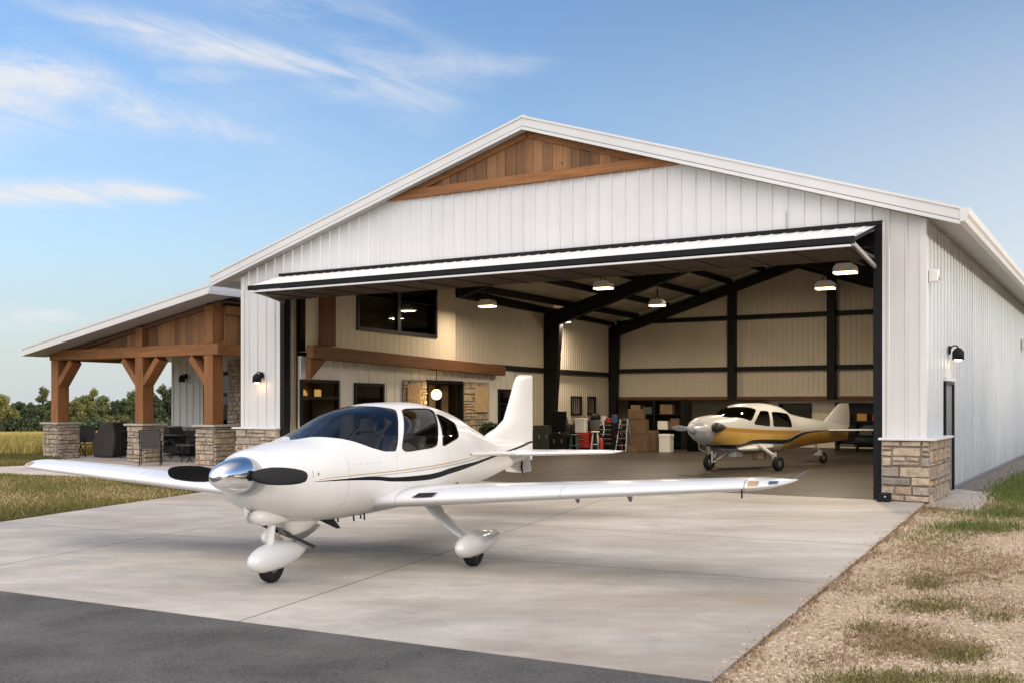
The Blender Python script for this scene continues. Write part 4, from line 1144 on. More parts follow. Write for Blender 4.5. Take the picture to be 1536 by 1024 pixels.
def wheel(parent, c, r, w, name='wheel'):
    mb = MB(); mb.lathe([(r * .5, -w * .42), (r * .82, -w * .5), (r * .96, -w * .34), (r, 0), (r * .96, w * .34), (r * .82, w * .5), (r * .5, w * .42)], 28, 'x', c)
    wh = mb.build(name, M['black_rubber'], parent)
    mb = MB(); mb.lathe([(0, -w * .36), (r * .3, -w * .40), (r * .52, -w * .38), (r * .52, w * .38), (r * .3, w * .40), (0, w * .36)], 20, 'x', c); mb.build('rim', M['grey_steel'], wh)
    return wh

# ---- white aircraft
ST1 = [(-.42,1.22,.84,.23,1.04,2.0,2.0),(-.36,1.265,.76,.32,1.03,2.0,2.1),(-.2,1.29,.69,.40,1.02,2.1,2.2),(.1,1.325,.60,.485,1.0,2.2,2.4),
(.35,1.345,.55,.54,1.0,2.2,2.4),(.6,1.40,.53,.575,1.0,2.2,2.4),(.9,1.485,.51,.60,1.0,2.15,2.4),(1.42,1.645,.50,.63,1.0,2.15,2.4),(2.0,1.71,.50,.64,1.0,2.15,2.4),
(2.67,1.72,.51,.62,1.0,2.15,2.3),(3.59,1.62,.54,.53,1.0,2.1,2.2),(4.42,1.41,.585,.40,.98,2.1,2.2),(5.16,1.24,.64,.29,.96,2.1,2.2),(6.0,1.17,.73,.19,.97,2.0,2.1),
(6.8,1.10,.83,.09,.97,2.0,2.0),(7.2,1.05,.90,.03,.97,2.0,2.0)]
H1 = Hull(ST1)
def livery1():
    n = N('white_aircraft_paint'); tc = n.n("ShaderNodeTexCoord"); sp = n.n("ShaderNodeSeparateXYZ"); n.l(tc.outputs["Object"], sp.inputs[0])
    s, z = sp.outputs[1], sp.outputs[2]
    def band(pc, pw, s0, s1):
        zc = n.curve(s, pc, s0, s1); hw = n.curve(s, pw, s0, s1)
        d = n.math('ABSOLUTE', n.math('SUBTRACT', z, zc)); k = n.math('LESS_THAN', d, hw)
        return n.math('MULTIPLY', k, n.math('MULTIPLY', n.math('GREATER_THAN', s, s0), n.math('LESS_THAN', s, s1)))
    blk = band([(.03, .97), (.5, .962), (.92, .945), (1.37, .905), (2.0, .88), (2.2, .878), (2.83, .91), (4.0, .949), (5.6, 1.012), (6.0, 1.028), (7.27, 1.09)],
               [(.03, .0015), (.5, .010), (.92, .019), (1.37, .023), (2.0, .031), (2.83, .034), (4.0, .018), (6.0, .013), (7.27, .016)], .03, 7.27)
    gold = band([(.1, .985), (.5, .996), (1.4, .993), (2.46, 1.001), (3.6, 1.03)], [(.1, .003), (1, .0045), (2.4, .0055), (3.6, .003)], .1, 3.6)
    gry = band([(.5, .972), (1.4, .966), (2.46, .972), (4.3, 1.02)], [(.5, .002), (1.4, .005), (2.46, .008), (4.3, .003)], .5, 4.3)
    # panel seams of the cowling and door
    def seam(s_at, z0, z1, w=.0022):
        return n.math('MULTIPLY', n.math('LESS_THAN', n.math('ABSOLUTE', n.math('SUBTRACT', s, s_at)), w), n.math('MULTIPLY', n.math('GREATER_THAN', z, z0), n.math('LESS_THAN', z, z1)))
    sm = n.math('MAXIMUM', seam(.52, .60, 1.2), seam(1.40, .80, 1.19))
    sm = n.math('MAXIMUM', sm, seam(2.72, .86, 1.2))
    hs = n.math('MULTIPLY', n.math('LESS_THAN', n.math('ABSOLUTE', n.math('SUBTRACT', z, 1.10)), .002), n.math('MULTIPLY', n.math('GREATER_THAN', s, .53), n.math('LESS_THAN', s, 1.1)))
    wv = n.n("ShaderNodeMath", operation='SINE'); n.l(n.math('MULTIPLY', s, 55.0), wv.inputs[0]); hs = n.math('MULTIPLY', hs, n.math('GREATER_THAN', wv.outputs[0], .2))
    sm = n.math('MAXIMUM', sm, hs)
    # rows of fasteners along the seams
    def dots(along, across, pos, pitch, lo, hi):
        u = n.math('SUBTRACT', n.math('FRACT', n.math('DIVIDE', along, pitch)), .5); u = n.math('MULTIPLY', u, pitch)
        d = n.math('SUBTRACT', across, pos); r2 = n.math('ADD', n.math('MULTIPLY', u, u), n.math('MULTIPLY', d, d))
        return n.math('MULTIPLY', n.math('LESS_THAN', r2, .0045 ** 2), n.math('MULTIPLY', n.math('GREATER_THAN', along, lo), n.math('LESS_THAN', along, hi)))
    for args in ((z, s, .545, .085, .60, 1.2), (z, s, .495, .11, .60, 1.15), (z, s, 1.425, .12, .78, 1.15), (s, z, 1.125, .10, 1.45, 3.1), (s, z, .70, .14, .1, 1.2), (z, s, 4.9, .07, .8, 1.2)):
        sm = n.math('MAXIMUM', sm, dots(*args))
    sm = n.math('MAXIMUM', sm, n.math('MULTIPLY', seam(4.93, .6, 1.3, .0018), .6))
    f = n.noise(tc.outputs["Object"], 2.2, 5, .6)
    base = n.mix(n.ramp(f, .3, .7), C(.65, .645, .635), C(.69, .69, .685))
    grime = n.math('MULTIPLY', n.ramp(z, .75, .5, 0, .22), n.ramp(f, .35, .65))
    base = n.mix(grime, base, C(.45, .40, .34))
    c = n.mix(n.math('MULTIPLY', sm, .75), base, C(.16, .16, .16))
    c = n.mix(gry, c, C(.36, .37, .38)); c = n.mix(gold, c, C(.42, .23, .045)); c = n.mix(blk, c, C(.012, .013, .016))
    n.l(c, n.b.inputs["Base Color"]); n.b.inputs["Roughness"].default_value = .28
    n.l(n.math('MULTIPLY_ADD', blk, -.3, .3), n.b.inputs["Coat Weight"]); n.l(n.math('MULTIPLY_ADD', blk, -.28, .3), n.b.inputs["Specular IOR Level"]); n.b.inputs["Coat Roughness"].default_value = .06
    n.l(n.bump(n.noise(tc.outputs["Object"], 3.0, 2), .05, .02), n.b.inputs["Normal"])
    return n.mat
M['paint'] = livery1()
def wing_paint():
    n = N('white_wing_paint'); tc = n.n("ShaderNodeTexCoord"); sp = n.n("ShaderNodeSeparateXYZ"); n.l(tc.outputs["Object"], sp.inputs[0])
    x = n.math('ABSOLUTE', sp.outputs[0]); y = sp.outputs[1]
    def ln(v, a, w=.003): return n.math('LESS_THAN', n.math('ABSOLUTE', n.math('SUBTRACT', v, a)), w)
    hinge = n.math('SUBTRACT', n.math('MULTIPLY_ADD', x, -.155, 2.28), y)
    k = n.math('MULTIPLY', ln(hinge, 0, .004), n.math('MULTIPLY', n.math('GREATER_THAN', x, .75), n.math('LESS_THAN', x, 4.28)))
    for a, w in ((4.30, .006), (2.55, .003), (.74, .003)): k = n.math('MAXIMUM', k, ln(x, a, w))
    f = n.noise(tc.outputs["Object"], 1.6, 5, .6)
    c = n.mix(n.ramp(f, .3, .7), C(.68, .68, .68), C(.72, .72, .72)); c = n.mix(n.math('MULTIPLY', k, .7), c, C(.15, .15, .15))
    n.l(c, n.b.inputs["Base Color"]); n.b.inputs["Roughness"].default_value = .3; n.b.inputs["Coat Weight"].default_value = .5; n.b.inputs["Coat Roughness"].default_value = .08
    return n.mat
M['wing'] = wing_paint()

P0 = Vector((-2.303, 9.743, 0)); PROT = math.atan2(-.362, .932)
plane = thing('white_aircraft', P0, PROT, 'white low wing propeller plane with black stripe and chrome spinner on the apron', 'airplane')
WS = chaikin([(.29, 1.66), (.40, 1.50), (.50, 1.40), (.617, 1.094), (.759, .824), (.866, .644), (.993, .474), (1.18, .33), (1.385, .285), (1.42, .30), (1.50, .42), (1.624, .631), (1.842, .923), (1.955, 1.08), (1.90, 1.16), (1.786, 1.26), (1.674, 1.42), (1.60, 1.60), (1.60, 1.95), (.3, 1.95)], 2)
W1 = chaikin([(1.545, .325), (1.60, .262), (1.75, .250), (2.25, .262), (2.40, .29), (2.47, .38), (2.66, .68), (2.80, .90), (2.86, 1.0), (2.80, 1.075), (2.45, 1.085), (2.18, 1.085), (2.06, 1.04), (1.98, .93), (1.78, .66)], 2)
W2 = chaikin([(2.62, .36), (2.58, .29), (2.62, .268), (3.10, .39), (3.20, .44), (3.29, .72), (3.26, .77), (2.98, .89), (2.88, .915), (2.84, .88), (2.74, .66)], 2)
sv = np.unique(np.concatenate([np.linspace(-.42, -.2, 10), np.linspace(-.2, .25, 16), np.linspace(.25, 3.4, 150), np.linspace(3.4, 7.2, 60)]))
SCL = np.array([1.0, .62])
def shell(H, sv, nphi, off, wins):
    cur = H.mesh(sv, nphi, off); got = []
    for w in wins:
        f = sdf_poly(w, fold(cur[1]), SCL); i, cur = clip(*cur, f); got.append(i)
    return cur, got
body, wins = shell(H1, sv, 220, 0.0, [WS, W1, W2])
fus = soup('fuselage', body[0], body[2], M['paint'], smooth=True, parent=plane)
gl = soup('windshield', wins[0][0], wins[0][2], M['shield'], smooth=True, parent=plane)
def halves(name, part, mat, parent):
    Vv, _, T = part; sx_ = Vv[T].mean(1)[:, 0] > 0
    for k in (sx_, ~sx_):
        u, inv = np.unique(T[k], return_inverse=True); soup(name, Vv[u], inv.reshape(-1, 3), mat, smooth=True, parent=parent)
halves('side_window', wins[1], M['shield'], plane); halves('quarter_window', wins[2], M['shield'], plane)
liner, _ = shell(H1, np.linspace(.36, 3.9, 110), 140, .03, [WS, W1, W2])
soup('cabin_liner', liner[0], liner[2][:, ::-1], M['cabin_dark'], smooth=True, parent=plane)
# slim seals round the panes
def seal(poly, H, side):
    P = np.concatenate([poly, poly[:1]]); ph = P[:, 1] if side > 0 else math.pi - P[:, 1]
    return [tuple(p) for p in H.at(P[:, 0], ph, -.003)]
for s_ in (1, -1):
    for w_poly in (W1, W2): mb = MB(); mb.tube(seal(w_poly, H1, s_), .007, 5, cap=False); mb.build('window_seal', M['black_rubber'], plane)
# interior
mb = MB()
rows = []
for s_, k in ((.42, .9), (.75, .94), (1.12, .93), (1.14, .8)):
    w_h = float(H1.f[2](s_)) - .06; zt_ = float(H1.f[0](s_))
    z0 = min(1.19, zt_ - .06) if s_ < 1.13 else .95
    rows.append([(-w_h * k, s_, z0 - .07), (-w_h * .6, s_, z0), (0, s_, z0 + .01), (w_h * .6, s_, z0), (w_h * k, s_, z0 - .07)])
mb.grid(rows); mb.build('dash_panel', M['cabin_dark'], plane)
for s_ in (1, -1):
    mb = MB(); mb.box(s_ * .28 - .21, s_ * .28 + .21, 1.65, 2.15, .62, .78)
    mb.prism([(2.02, .78), (2.16, .78), (2.42, 1.32), (2.34, 1.34), (2.28, 1.32)], 0, s_ * .28 - .21, s_ * .28 + .21)
    mb.prism([(2.33, 1.36), (2.41, 1.36), (2.47, 1.52), (2.40, 1.53)], 0, s_ * .28 - .11, s_ * .28 + .11)
    mb.build('seat', M['seat'], plane, bevel=.04)
    mb = MB(); c_ = Vector((s_ * .28, 1.30, 1.12)); pts = [c_ + Vector((.15 * math.cos(a), .02, .11 * math.sin(a))) for a in np.linspace(R(-40), R(220), 16)]
    mb.tube(pts, .012, 6); mb.tube([c_ + Vector((0, -.2, -.01)), c_], .015, 6); mb.tube([pts[0], c_, pts[-1]], .01, 6); mb.build('yoke', M['cabin_dark'], plane)
mb = MB(); mb.box(-.5, .5, 2.9, 3.3, .6, 1.1); mb.build('baggage_bulkhead', M['cabin_dark'], plane, bevel=.05)
# spinner and propeller
mb = MB(); prof = []
for i in range(19):
    u = i / 18; prof.append((.168 * math.sin(math.pi / 2 * u) ** .78 if u > 0 else .001, -.87 + .47 * (1 - math.cos(math.pi / 2 * u)) ** .82))
ZS = 1.055
mb.lathe(prof, 48, 'y', (0, 0, ZS)); mb.lathe([(.168, -.40), (.15, -.395), (.0, -.39)], 48, 'y', (0, 0, ZS))
spin = mb.build('spinner', M['chrome'], plane)
for s_ in (1, -1):
    mb = MB(); mb.tube([(s_ * .07, -.53, ZS), (s_ * .14, -.53, ZS), (s_ * .175, -.53, ZS)], [.05, .052, .045], 16); mb.build('blade_cuff', M['blade'], plane)
    rows = []
    for r_, c_, tw, th in ((.15, .075, 55, .05), (.20, .10, 60, .035), (.27, .14, 64, .028), (.36, .165, 67, .024), (.48, .165, 70, .02), (.60, .148, 73, .016), (.69, .12, 75, .013), (.735, .085, 76, .010), (.752, .04, 76, .006)):
        a = R(tw); row = []
        for k in range(20):
            q = 2 * math.pi * k / 20; u = c_ / 2 * math.cos(q) + .008; v = th / 2 * math.sin(q)
            dz = u * math.sin(a) + v * math.cos(a); dy = u * math.cos(a) * s_ - v * math.sin(a) * s_
            row.append((s_ * r_, -.53 + dy, ZS + dz - .004))
        rows.append(row)
    mb = MB(); mb.grid(rows, closed=True); mb.add(rows[-1], [tuple(range(20))]); mb.build('propeller_blade', M['blade'], plane)
# cowl front plate, intake lips, chin
mb = MB(); a_ = np.linspace(-math.pi, math.pi, 61)[:-1]; ring = [tuple(p) for p in H1.at(np.full(60, -.42), a_)]
mb.add(ring + [(0, -.41, 1.05)], [(i, (i + 1) % 60, 60) for i in range(60)]); mb.build('cowl_front', M['paint'], plane)
for s_ in (1, -1):
    mb = MB(); mb.ball((s_ * .235, -.345, 1.02), (.075, .05, .05), 10); mb.build('air_intake', M['cabin_dark'], plane)
mb = MB(); mb.tube([(.05, -.335, .66), (.05, -.32, .658), (.05, -.22, .645), (.05, .0, .63), (.05, .3, .62)], [.02, .055, .078, .08, .05], 20); mb.build('chin_scoop', M['paint'], plane)
mb = MB(); lifting(mb, [(.59, -.28, -.16, 0, .9), (.66, -.33, -.10, 0, .8), (.86, -.38, .0, 0, .5)], airfoil(12, .2, 0), True)
o_ = mb.build('intake_lip', M['paint'], plane); o_.location.x = -.05
mb = MB(); rows = []                                      # lower fairing behind the nose leg
for z_, s0_, s1_, w_h in ((.64, .16, 1.02, .17), (.55, .18, .92, .15), (.46, .22, .72, .11), (.42, .26, .52, .06)):
    rows.append([(0, s0_, z_)] + [(w_h * math.sin(math.pi * u) ** .7, s0_ + (s1_ - s0_) * u, z_) for u in (.15, .3, .5, .7, .9)] + [(0, s1_, z_)] + [(-w_h * math.sin(math.pi * u) ** .7, s0_ + (s1_ - s0_) * u, z_) for u in (.9, .7, .5, .3, .15)])
mb.grid(rows, closed=True); mb.add(rows[-1], [tuple(range(12))]); mb.build('belly_fairing', M['paint'], plane)
mb = MB(); mb.bar((-.10, -.10, .60), (.05, .26, .42), .025, .05); mb.bar((.05, .26, .42), (.14, .56, .275), .018, .03); mb.build('gear_brace', simple('dark_brace', (.05, .05, .055), .4, .6, .2, 6), plane)
mb = MB(); lifting(mb, [(.375, 1.22, 1.30, 0, .3), (.52, .82, 1.12, 0, .25)], airfoil(12, .2, 0), True)
mb.build('blade_antenna', M['blade'], plane)
mb = MB()
for (x_, s_) in ((.30, 1.05), (.34, 1.2), (.25, 1.28), (.2, .9)): mb.tube([(x_, s_, .56), (x_, s_ + .01, .485)], .009, 6)
mb.build('drain_tube', M['blade'], plane)
mb = MB(); mb.box(.468, .474, -.02, -.016, .985, 1.09)
# oil door outline
od = [(.04, .19), (.34, .05)]
mb = MB(); pts = [tuple(H1.at(np.array(s_), np.array(p_), -.002)) for s_, p_ in ((.02, .20), (.02, .02))]
mb.tube(pts, .003, 5); mb.ball(tuple(H1.at(np.array(.09), np.array(.10), .0)), (.006, .012, .014), 6); mb.build('oil_door_latch', M['grey_steel'], plane)
# wings
foil = airfoil(26, .135, .02)
for s_ in (1, -1):
    secs = []
    for t_, le, te, k in ((.30, 1.12, 2.68, 1.0), (.6, 1.13, 2.64, 1.0), (1.0, 1.12, 2.57, 1.0), (2.0, 1.085, 2.36, .98), (3.0, 1.04, 2.15, .95), (4.0, .99, 1.93, .92), (4.3, .975, 1.87, .90), (4.42, 1.0, 1.86, .84), (4.53, 1.10, 1.84, .74), (4.61, 1.26, 1.83, .6), (4.66, 1.46, 1.825, .45), (4.69, 1.68, 1.82, .3)):
        secs.append((s_ * t_ * (1 if s_ > 0 or t_ < 1 else 1 - .07 * (t_ - 1) / 3.69), le, te, .685 + .073 * (t_ - .6), k))
    mb = MB(); lifting(mb, secs, foil); wg = mb.build('wing', M['wing'], plane)
    mb = MB(); mb.prism([(1.118, .695), (1.14, .66), (1.135, .72)], 0, 0, .01)
    # landing light inset, a dark lens set into the leading edge
    def on_le(t_, u, out=.004):
        le = 1.12 - .035 * (t_ - 1.0); te = 2.57 - .21 * (t_ - 1.0); c_ = te - le; a_, z_ = u
        return (s_ * t_, le + a_ * c_ - out, .685 + .073 * (t_ - .6) + z_ * c_ + out * .7)
    up_ = [(0.045, .0590), (.012, .034)]
    mb = MB(); q = [on_le(1.0, (.030, .0505)), on_le(1.22, (.030, .0505)), on_le(1.16, (.006, .0225)), on_le(.93, (.006, .0225))]
    mb.add(q, [(0, 1, 2, 3)]); mb.build('landing_light', M['pane_dark'] if 'pane_dark' in M else M['blade'], wg)
    ks = 1 if s_ > 0 else .93
    def on_w(t_, a_, out=.004):
        ts = [abs(q_[0]) / ks for q_ in secs]; le = np.interp(t_, ts, [q_[1] for q_ in secs]); te = np.interp(t_, ts, [q_[2] for q_ in secs]); kk = np.interp(t_, ts, [q_[4] for q_ in secs])
        c_ = te - le; zt_ = 5 * .135 * (.2969 * math.sqrt(a_) - .126 * a_) + .08 * a_
        return (s_ * t_ * ks, le + a_ * c_ - out * .7, .685 + .073 * (t_ - .6) + zt_ * c_ * kk + out)
    for nm, t0, t1, mt in (('navigation_light', 4.33, 4.42, simple('amber_lens', (.42, .26, .12), .15, 0, .4, 30)), ('strobe_light', 4.50, 4.57, M['grey_steel'])):
        mb = MB(); mb.grid([[on_w(t_, a_) for a_ in (.004, .02, .05, .09)] for t_ in (t0, (t0 + t1) / 2, t1)]); mb.build(nm, mt, wg)
    mb = MB(); mb.tube([(s_ * 4.64 * ks, 1.80, .985), (s_ * 4.72 * ks, 1.92, 1.035), (s_ * 4.78 * ks, 2.02, 1.075)], [.008, .005, .002], 6); mb.build('static_wick', M['grey_steel'], wg)
    mb = MB(); mb.tube([(s_ * 4.28 * ks, .99, .94), (s_ * 4.28 * ks, 1.0, .86)], .008, 6); (mb.build('tie_down_ring', M['blade'], wg) if s_ > 0 else None)
    for t_ in (2.42, 3.02):
        zb_ = .685 + .073 * (t_ - .6); te = 2.57 - .21 * (t_ - 1.0)
        mb = MB(); mb.prism([(te - .42, zb_ - .03), (te - .1, zb_ - .02), (te - .22, zb_ - .16)], 0, s_ * t_ - .012, s_ * t_ + .012); mb.build('hinge_bracket', M['grey_steel'], wg)
# tail
mb = MB(); ff = airfoil(18, .10, 0)
zz = [1.02, 1.20, 1.28, 1.34, 1.46, 1.75, 2.02, 2.10, 2.145, 2.155]; le_ = [4.9, 5.15, 5.42, 5.70, 6.03, 6.26, 6.45, 6.53, 6.64, 6.8]
tk = [.35, .45, .6, .8, 1.0, 1.0, 1.0, .9, .55, .15]
lifting(mb, [(z_, l_, 7.27, 0, k_) for z_, l_, k_ in zip(zz, le_, tk)], ff, True)
fin = mb.build('tail_fin', M['paint'], plane)
mb = MB(); lifting(mb, [(.80, 6.95, 7.26, 0, .5), (1.05, 6.85, 7.268, 0, .7)], ff, True); mb.build('rudder', M['paint'], plane)
mb = MB(); lifting(mb, [(.62, 6.75, 7.22, 0, .25), (.68, 6.1, 7.22, 0, .3), (.86, 5.9, 7.1, 0, .5)], ff, True); mb.build('ventral_fin', M['paint'], plane)
mb = MB(); mb.tube([(.03, 6.72, .80), (.03, 6.70, .70), (.03, 6.76, .60)], [.015, .015, .006], 6); mb.build('tail_hook', M['blade'], plane)
for s_ in (1, -1):
    mb = MB(); lifting(mb, [(s_ * .05, 5.45, 7.05, .97, .62), (s_ * .22, 5.55, 7.05, .97, .62), (s_ * 1.48, 6.25, 6.98, .985, .8), (s_ * 1.57, 6.34, 6.96, .985, .7), (s_ * 1.62, 6.5, 6.93, .985, .35)], airfoil(18, .10, 0))
    mb.build('tailplane', M['wing'], plane)
    mb = MB(); rows = []
    for i in range(15):
        u = i / 14; y_ = 3.55 + 2.3 * u; w_h = float(H1.f[2](y_)); o_ = .12 * u ** .8
        rows.append([(s_ * (w_h - .03), y_, 1.095 - .09 * u), (s_ * (w_h + .0 + o_), y_, 1.085 - .09 * u), (s_ * (w_h + .015 + o_), y_, 1.065 - .09 * u), (s_ * (w_h + .0 + o_), y_, 1.045 - .09 * u), (s_ * (w_h - .03), y_, 1.03 - .09 * u)])
    mb.grid(rows); mb.build('tail_strake', M['wing'], plane)
# landing gear
ng = MB(); ng.tube([(0, .05, .66), (0, .02, .50), (0, 0, .33)], [.042, .038, .034], 14); ngo = ng.build('nose_leg', M['plain_white'], plane)
mb = MB(); mb.prism([(.06, .52), (.16, .50), (.10, .44)], 0, .035, .05); mb.tube([(.05, .08, .5), (.06, .16, .44)], .012, 6); mb.build('torque_link', M['grey_steel'], ngo)
mb = MB(); teardrop(mb, (0, .02, .235), .97, .235, .285, .36, flat=-.40); mb.build('nose_wheel_pant', M['wing'], plane)
wheel(plane, (0, .02, .165), .165, .12)
for s_ in (1, -1):
    rows = []
    for u in np.linspace(0, 1, 9):
        x_ = .86 + (.50 if s_ > 0 else .06) * u; z_ = .66 - .40 * u - .04 * math.sin(math.pi * u); c_ = .17 - .07 * u; th = .03
        rows.append([(s_ * (x_ + th * math.sin(q) * .6), 1.68 - .02 * u + c_ * math.cos(q), z_ + th * math.sin(q)) for q in np.linspace(0, 2 * math.pi, 15)[:-1]])
    mb = MB(); mb.grid(rows, closed=True); mb.build('main_leg', M['wing'], plane)
    gx = 1.405 if s_ > 0 else -.93
    mb = MB(); teardrop(mb, (gx, 1.62, .23), 1.18, .24, .275, .34, flat=-.40); mb.build('wheel_pant', M['wing'], plane)
    wheel(plane, (gx, 1.62, .17), .17, .13)

# ---- yellow aircraft
ST2 = [(-.62,1.22,.92,.14,1.08,2.0,2.0),(-.52,1.30,.82,.28,1.06,2.0,2.0),(-.3,1.36,.70,.38,1.05,2.1,2.1),(0,1.40,.60,.46,1.03,2.2,2.3),(.4,1.44,.45,.52,1.0,2.2,2.9),
(.9,1.63,.37,.56,1.0,2.3,3.1),(1.3,1.70,.36,.58,1.0,2.5,3.1),(2.0,1.715,.35,.58,1.0,2.5,3.0),(2.7,1.64,.37,.53,1.0,2.4,2.8),(3.3,1.44,.43,.43,.98,2.2,2.4),(4.5,1.27,.53,.27,.95,2.1,2.2),(5.6,1.16,.58,.12,.92,2.0,2.0),(6.4,1.06,.64,.03,.90,2.0,2.0)]
H2 = Hull(ST2)
def livery2():
    n = N('yellow_aircraft_paint'); tc = n.n("ShaderNodeTexCoord"); sp = n.n("ShaderNodeSeparateXYZ"); n.l(tc.outputs["Object"], sp.inputs[0])
    s, z = sp.outputs[1], sp.outputs[2]; f = n.noise(tc.outputs["Object"], 3.0, 5, .6)
    zu = n.curve(s, [(-.4, 1.14), (0, 1.112), (1.1, 1.04), (2.6, .983), (4.0, .955), (6.4, .94)], -.4, 6.4)
    wvp = [(-.4, .60), (0, .605), (.58, .60), (1.15, .704), (1.8, .70), (2.45, .68), (3.15, .79), (3.97, .905), (4.9, .925), (6.4, .93)]
    wv = n.curve(s, wvp, -.4, 6.4)
    wh = C(.62, .635, .645); yl = n.mix(n.ramp(f, .3, .7), C(.56, .36, .075), C(.62, .44, .13)); og = C(.44, .23, .035)
    back = n.ramp(s, 1.6, 3.4); yl = n.mix(back, yl, C(.46, .27, .05))
    low = n.mix(n.math('GREATER_THAN', s, 2.5), wh, yl)
    c = n.mix(n.math('GREATER_THAN', z, wv), low, yl)
    c = n.mix(n.math('MULTIPLY', n.math('GREATER_THAN', z, n.math('SUBTRACT', zu, .10)), n.math('LESS_THAN', s, 3.6)), c, og)
    c = n.mix(n.math('GREATER_THAN', z, zu), c, wh)
    d = n.math('SUBTRACT', z, wv)
    nav = n.math('LESS_THAN', n.math('ABSOLUTE', d), n.curve(s, [(-.4, .02), (.6, .055), (3.2, .048), (4.2, .02), (6.4, .008)], -.4, 6.4))
    hi = n.math('MULTIPLY', n.math('GREATER_THAN', d, .03), n.math('LESS_THAN', d, n.curve(s, [(-.4, .03), (2.2, .04), (3.2, .085), (4.0, .05), (6.4, .03)], -.4, 6.4)))
    c = n.mix(n.math('MULTIPLY', hi, n.math('GREATER_THAN', s, 1.6)), c, C(.5, .47, .42))
    c = n.mix(nav, c, C(.012, .014, .04))
    edge = n.math('GREATER_THAN', s, n.math('MULTIPLY_ADD', n.math('SUBTRACT', z, 1.0), -.25, -.27))
    c = n.mix(edge, wh, c)
    n.l(c, n.b.inputs["Base Color"]); n.b.inputs["Roughness"].default_value = .3; n.b.inputs["Coat Weight"].default_value = .5; n.b.inputs["Coat Roughness"].default_value = .06
    return n.mat
M['paint2'] = livery2(); M['cream_paint'] = simple('cream_paint', (.61, .615, .62), .35, 0, .06, 2, coat=.4)
M['dark_glass'] = glass('dark_cabin_glass', (.03, .03, .03), .9)
yplane = thing('yellow_aircraft', Vector((5.06, 26.3, .004)), R(-50), 'small white and yellow propeller plane with navy wave stripe parked inside the hangar', 'airplane')
G = chaikin([(.12, 1.2), (.3, .95), (.557, .739), (.80, .50), (.98, .336), (1.08, .36), (1.22, .56), (1.395, .80), (1.30, .92), (1.0, 1.2), (.80, 1.55), (.80, 1.95), (.1, 1.95)], 2, .08)
G1 = chaikin([(1.12, .205), (1.2, .15), (1.76, .085), (1.80, .12), (1.86, .69), (1.80, .72), (1.56, .735), (1.50, .69)], 2, .08)
G2 = chaikin([(1.93, .075), (2.84, .065), (2.90, .10), (2.83, .66), (2.74, .70), (2.05, .66), (1.97, .62)], 2, .08)
b2, g2 = shell(H2, np.unique(np.concatenate([np.linspace(-.62, .1, 24), np.linspace(.1, 3.0, 90), np.linspace(3.0, 6.4, 30)])), 140, 0, [G, G1, G2])
soup('fuselage', b2[0], b2[2], M['paint2'], smooth=True, parent=yplane)
soup('windshield', g2[0][0], g2[0][2], M['dark_glass'], smooth=True, parent=yplane)
halves('side_window', g2[1], M['dark_glass'], yplane); halves('rear_window', g2[2], M['dark_glass'], yplane)
mb = MB(); mb.lathe([(.001, -.80), (.05, -.79), (.10, -.74), (.135, -.66), (.14, -.60)], 24, 'y', (0, 0, 1.07)); mb.build('spinner', M['cream_paint'], yplane)
def blade2(s_, rows_, mat):
    rows = []
    for r_, c_, tw, th in rows_:
        a = R(tw); row = []
        for k in range(16):
            q = 2 * math.pi * k / 16; u = c_ / 2 * math.cos(q); v = th / 2 * math.sin(q)
            row.append((s_ * r_, -.70 + (u * math.cos(a) - v * math.sin(a)) * s_, 1.07 + u * math.sin(a) + v * math.cos(a)))
        rows.append(row)
    mb = MB(); mb.grid(rows, closed=True); mb.add(rows[-1], [tuple(range(16))]); return mb.build('propeller_blade', mat, yplane)
blade2(-1, ((.10, .08, 55, .05), (.25, .15, 62, .03), (.42, .16, 66, .022), (.55, .11, 70, .014), (.62, .04, 72, .008)), M['cream_paint'])
blade2(1, ((.10, .08, 55, .05), (.25, .15, 62, .03), (.42, .16, 66, .022), (.55, .11, 70, .014), (.62, .04, 72, .008)), M['cream_paint'])
mb = MB(); mb.lathe([(.0, -.26), (.10, -.25), (.13, -.18), (.10, -.02), (.03, .18), (.0, .22)], 18, 'y', (.46, -.1, 1.10)); mb.build('air_scoop', M['dark_cab'], yplane)
mb = MB(); lifting(mb, [(1.0, 4.9, 6.5, 0, .5), (1.22, 5.2, 6.5, 0, .8), (1.45, 5.55, 6.5, 0, 1), (1.66, 5.86, 6.47, 0, .9), (1.71, 6.0, 6.45, 0, .4)], airfoil(14, .1, 0), True); mb.build('tail_fin', M['cream_paint'], yplane)
for s_ in (1, -1):
    mb = MB(); lifting(mb, [(s_ * .08, 5.1, 6.2, .93, .7), (s_ * 1.5, 5.5, 6.1, .96, .7), (s_ * 1.56, 5.6, 6.05, .96, .3)], airfoil(14, .1, 0)); mb.build('tailplane', M['cream_paint'], yplane)
    mb = MB(); rows = []
    for u in np.linspace(0, 1, 11):
        k_ = math.sin(math.pi * (.04 + .92 * u)) ** .6; y_ = .55 + 1.5 * u
        rows.append([(s_ * (.42 + .34 * k_ * math.cos(q)), y_, .525 + .115 * k_ * math.sin(q) + .05 * u) for q in np.linspace(0, 2 * math.pi, 15)[:-1]])
    mb.grid(rows, closed=True); mb.build('wing_root_fairing', M['cream_paint'], yplane)
    gx = 1.30 if s_ > 0 else -.68
    lg = MB(); lg.tube([(gx - s_ * .60, 1.15, .62), (gx - s_ * .10, 1.05, .40), (gx - s_ * .02, 1.0, .2)], [.05, .045, .04], 10); lg.tube([(gx, 1.0, .46), (gx, 1.0, .2)], .045, 10)
    lg.build('main_leg', M['cream_paint'], yplane); wheel(yplane, (gx + s_ * .10, 1.0, .19), .19, .15)
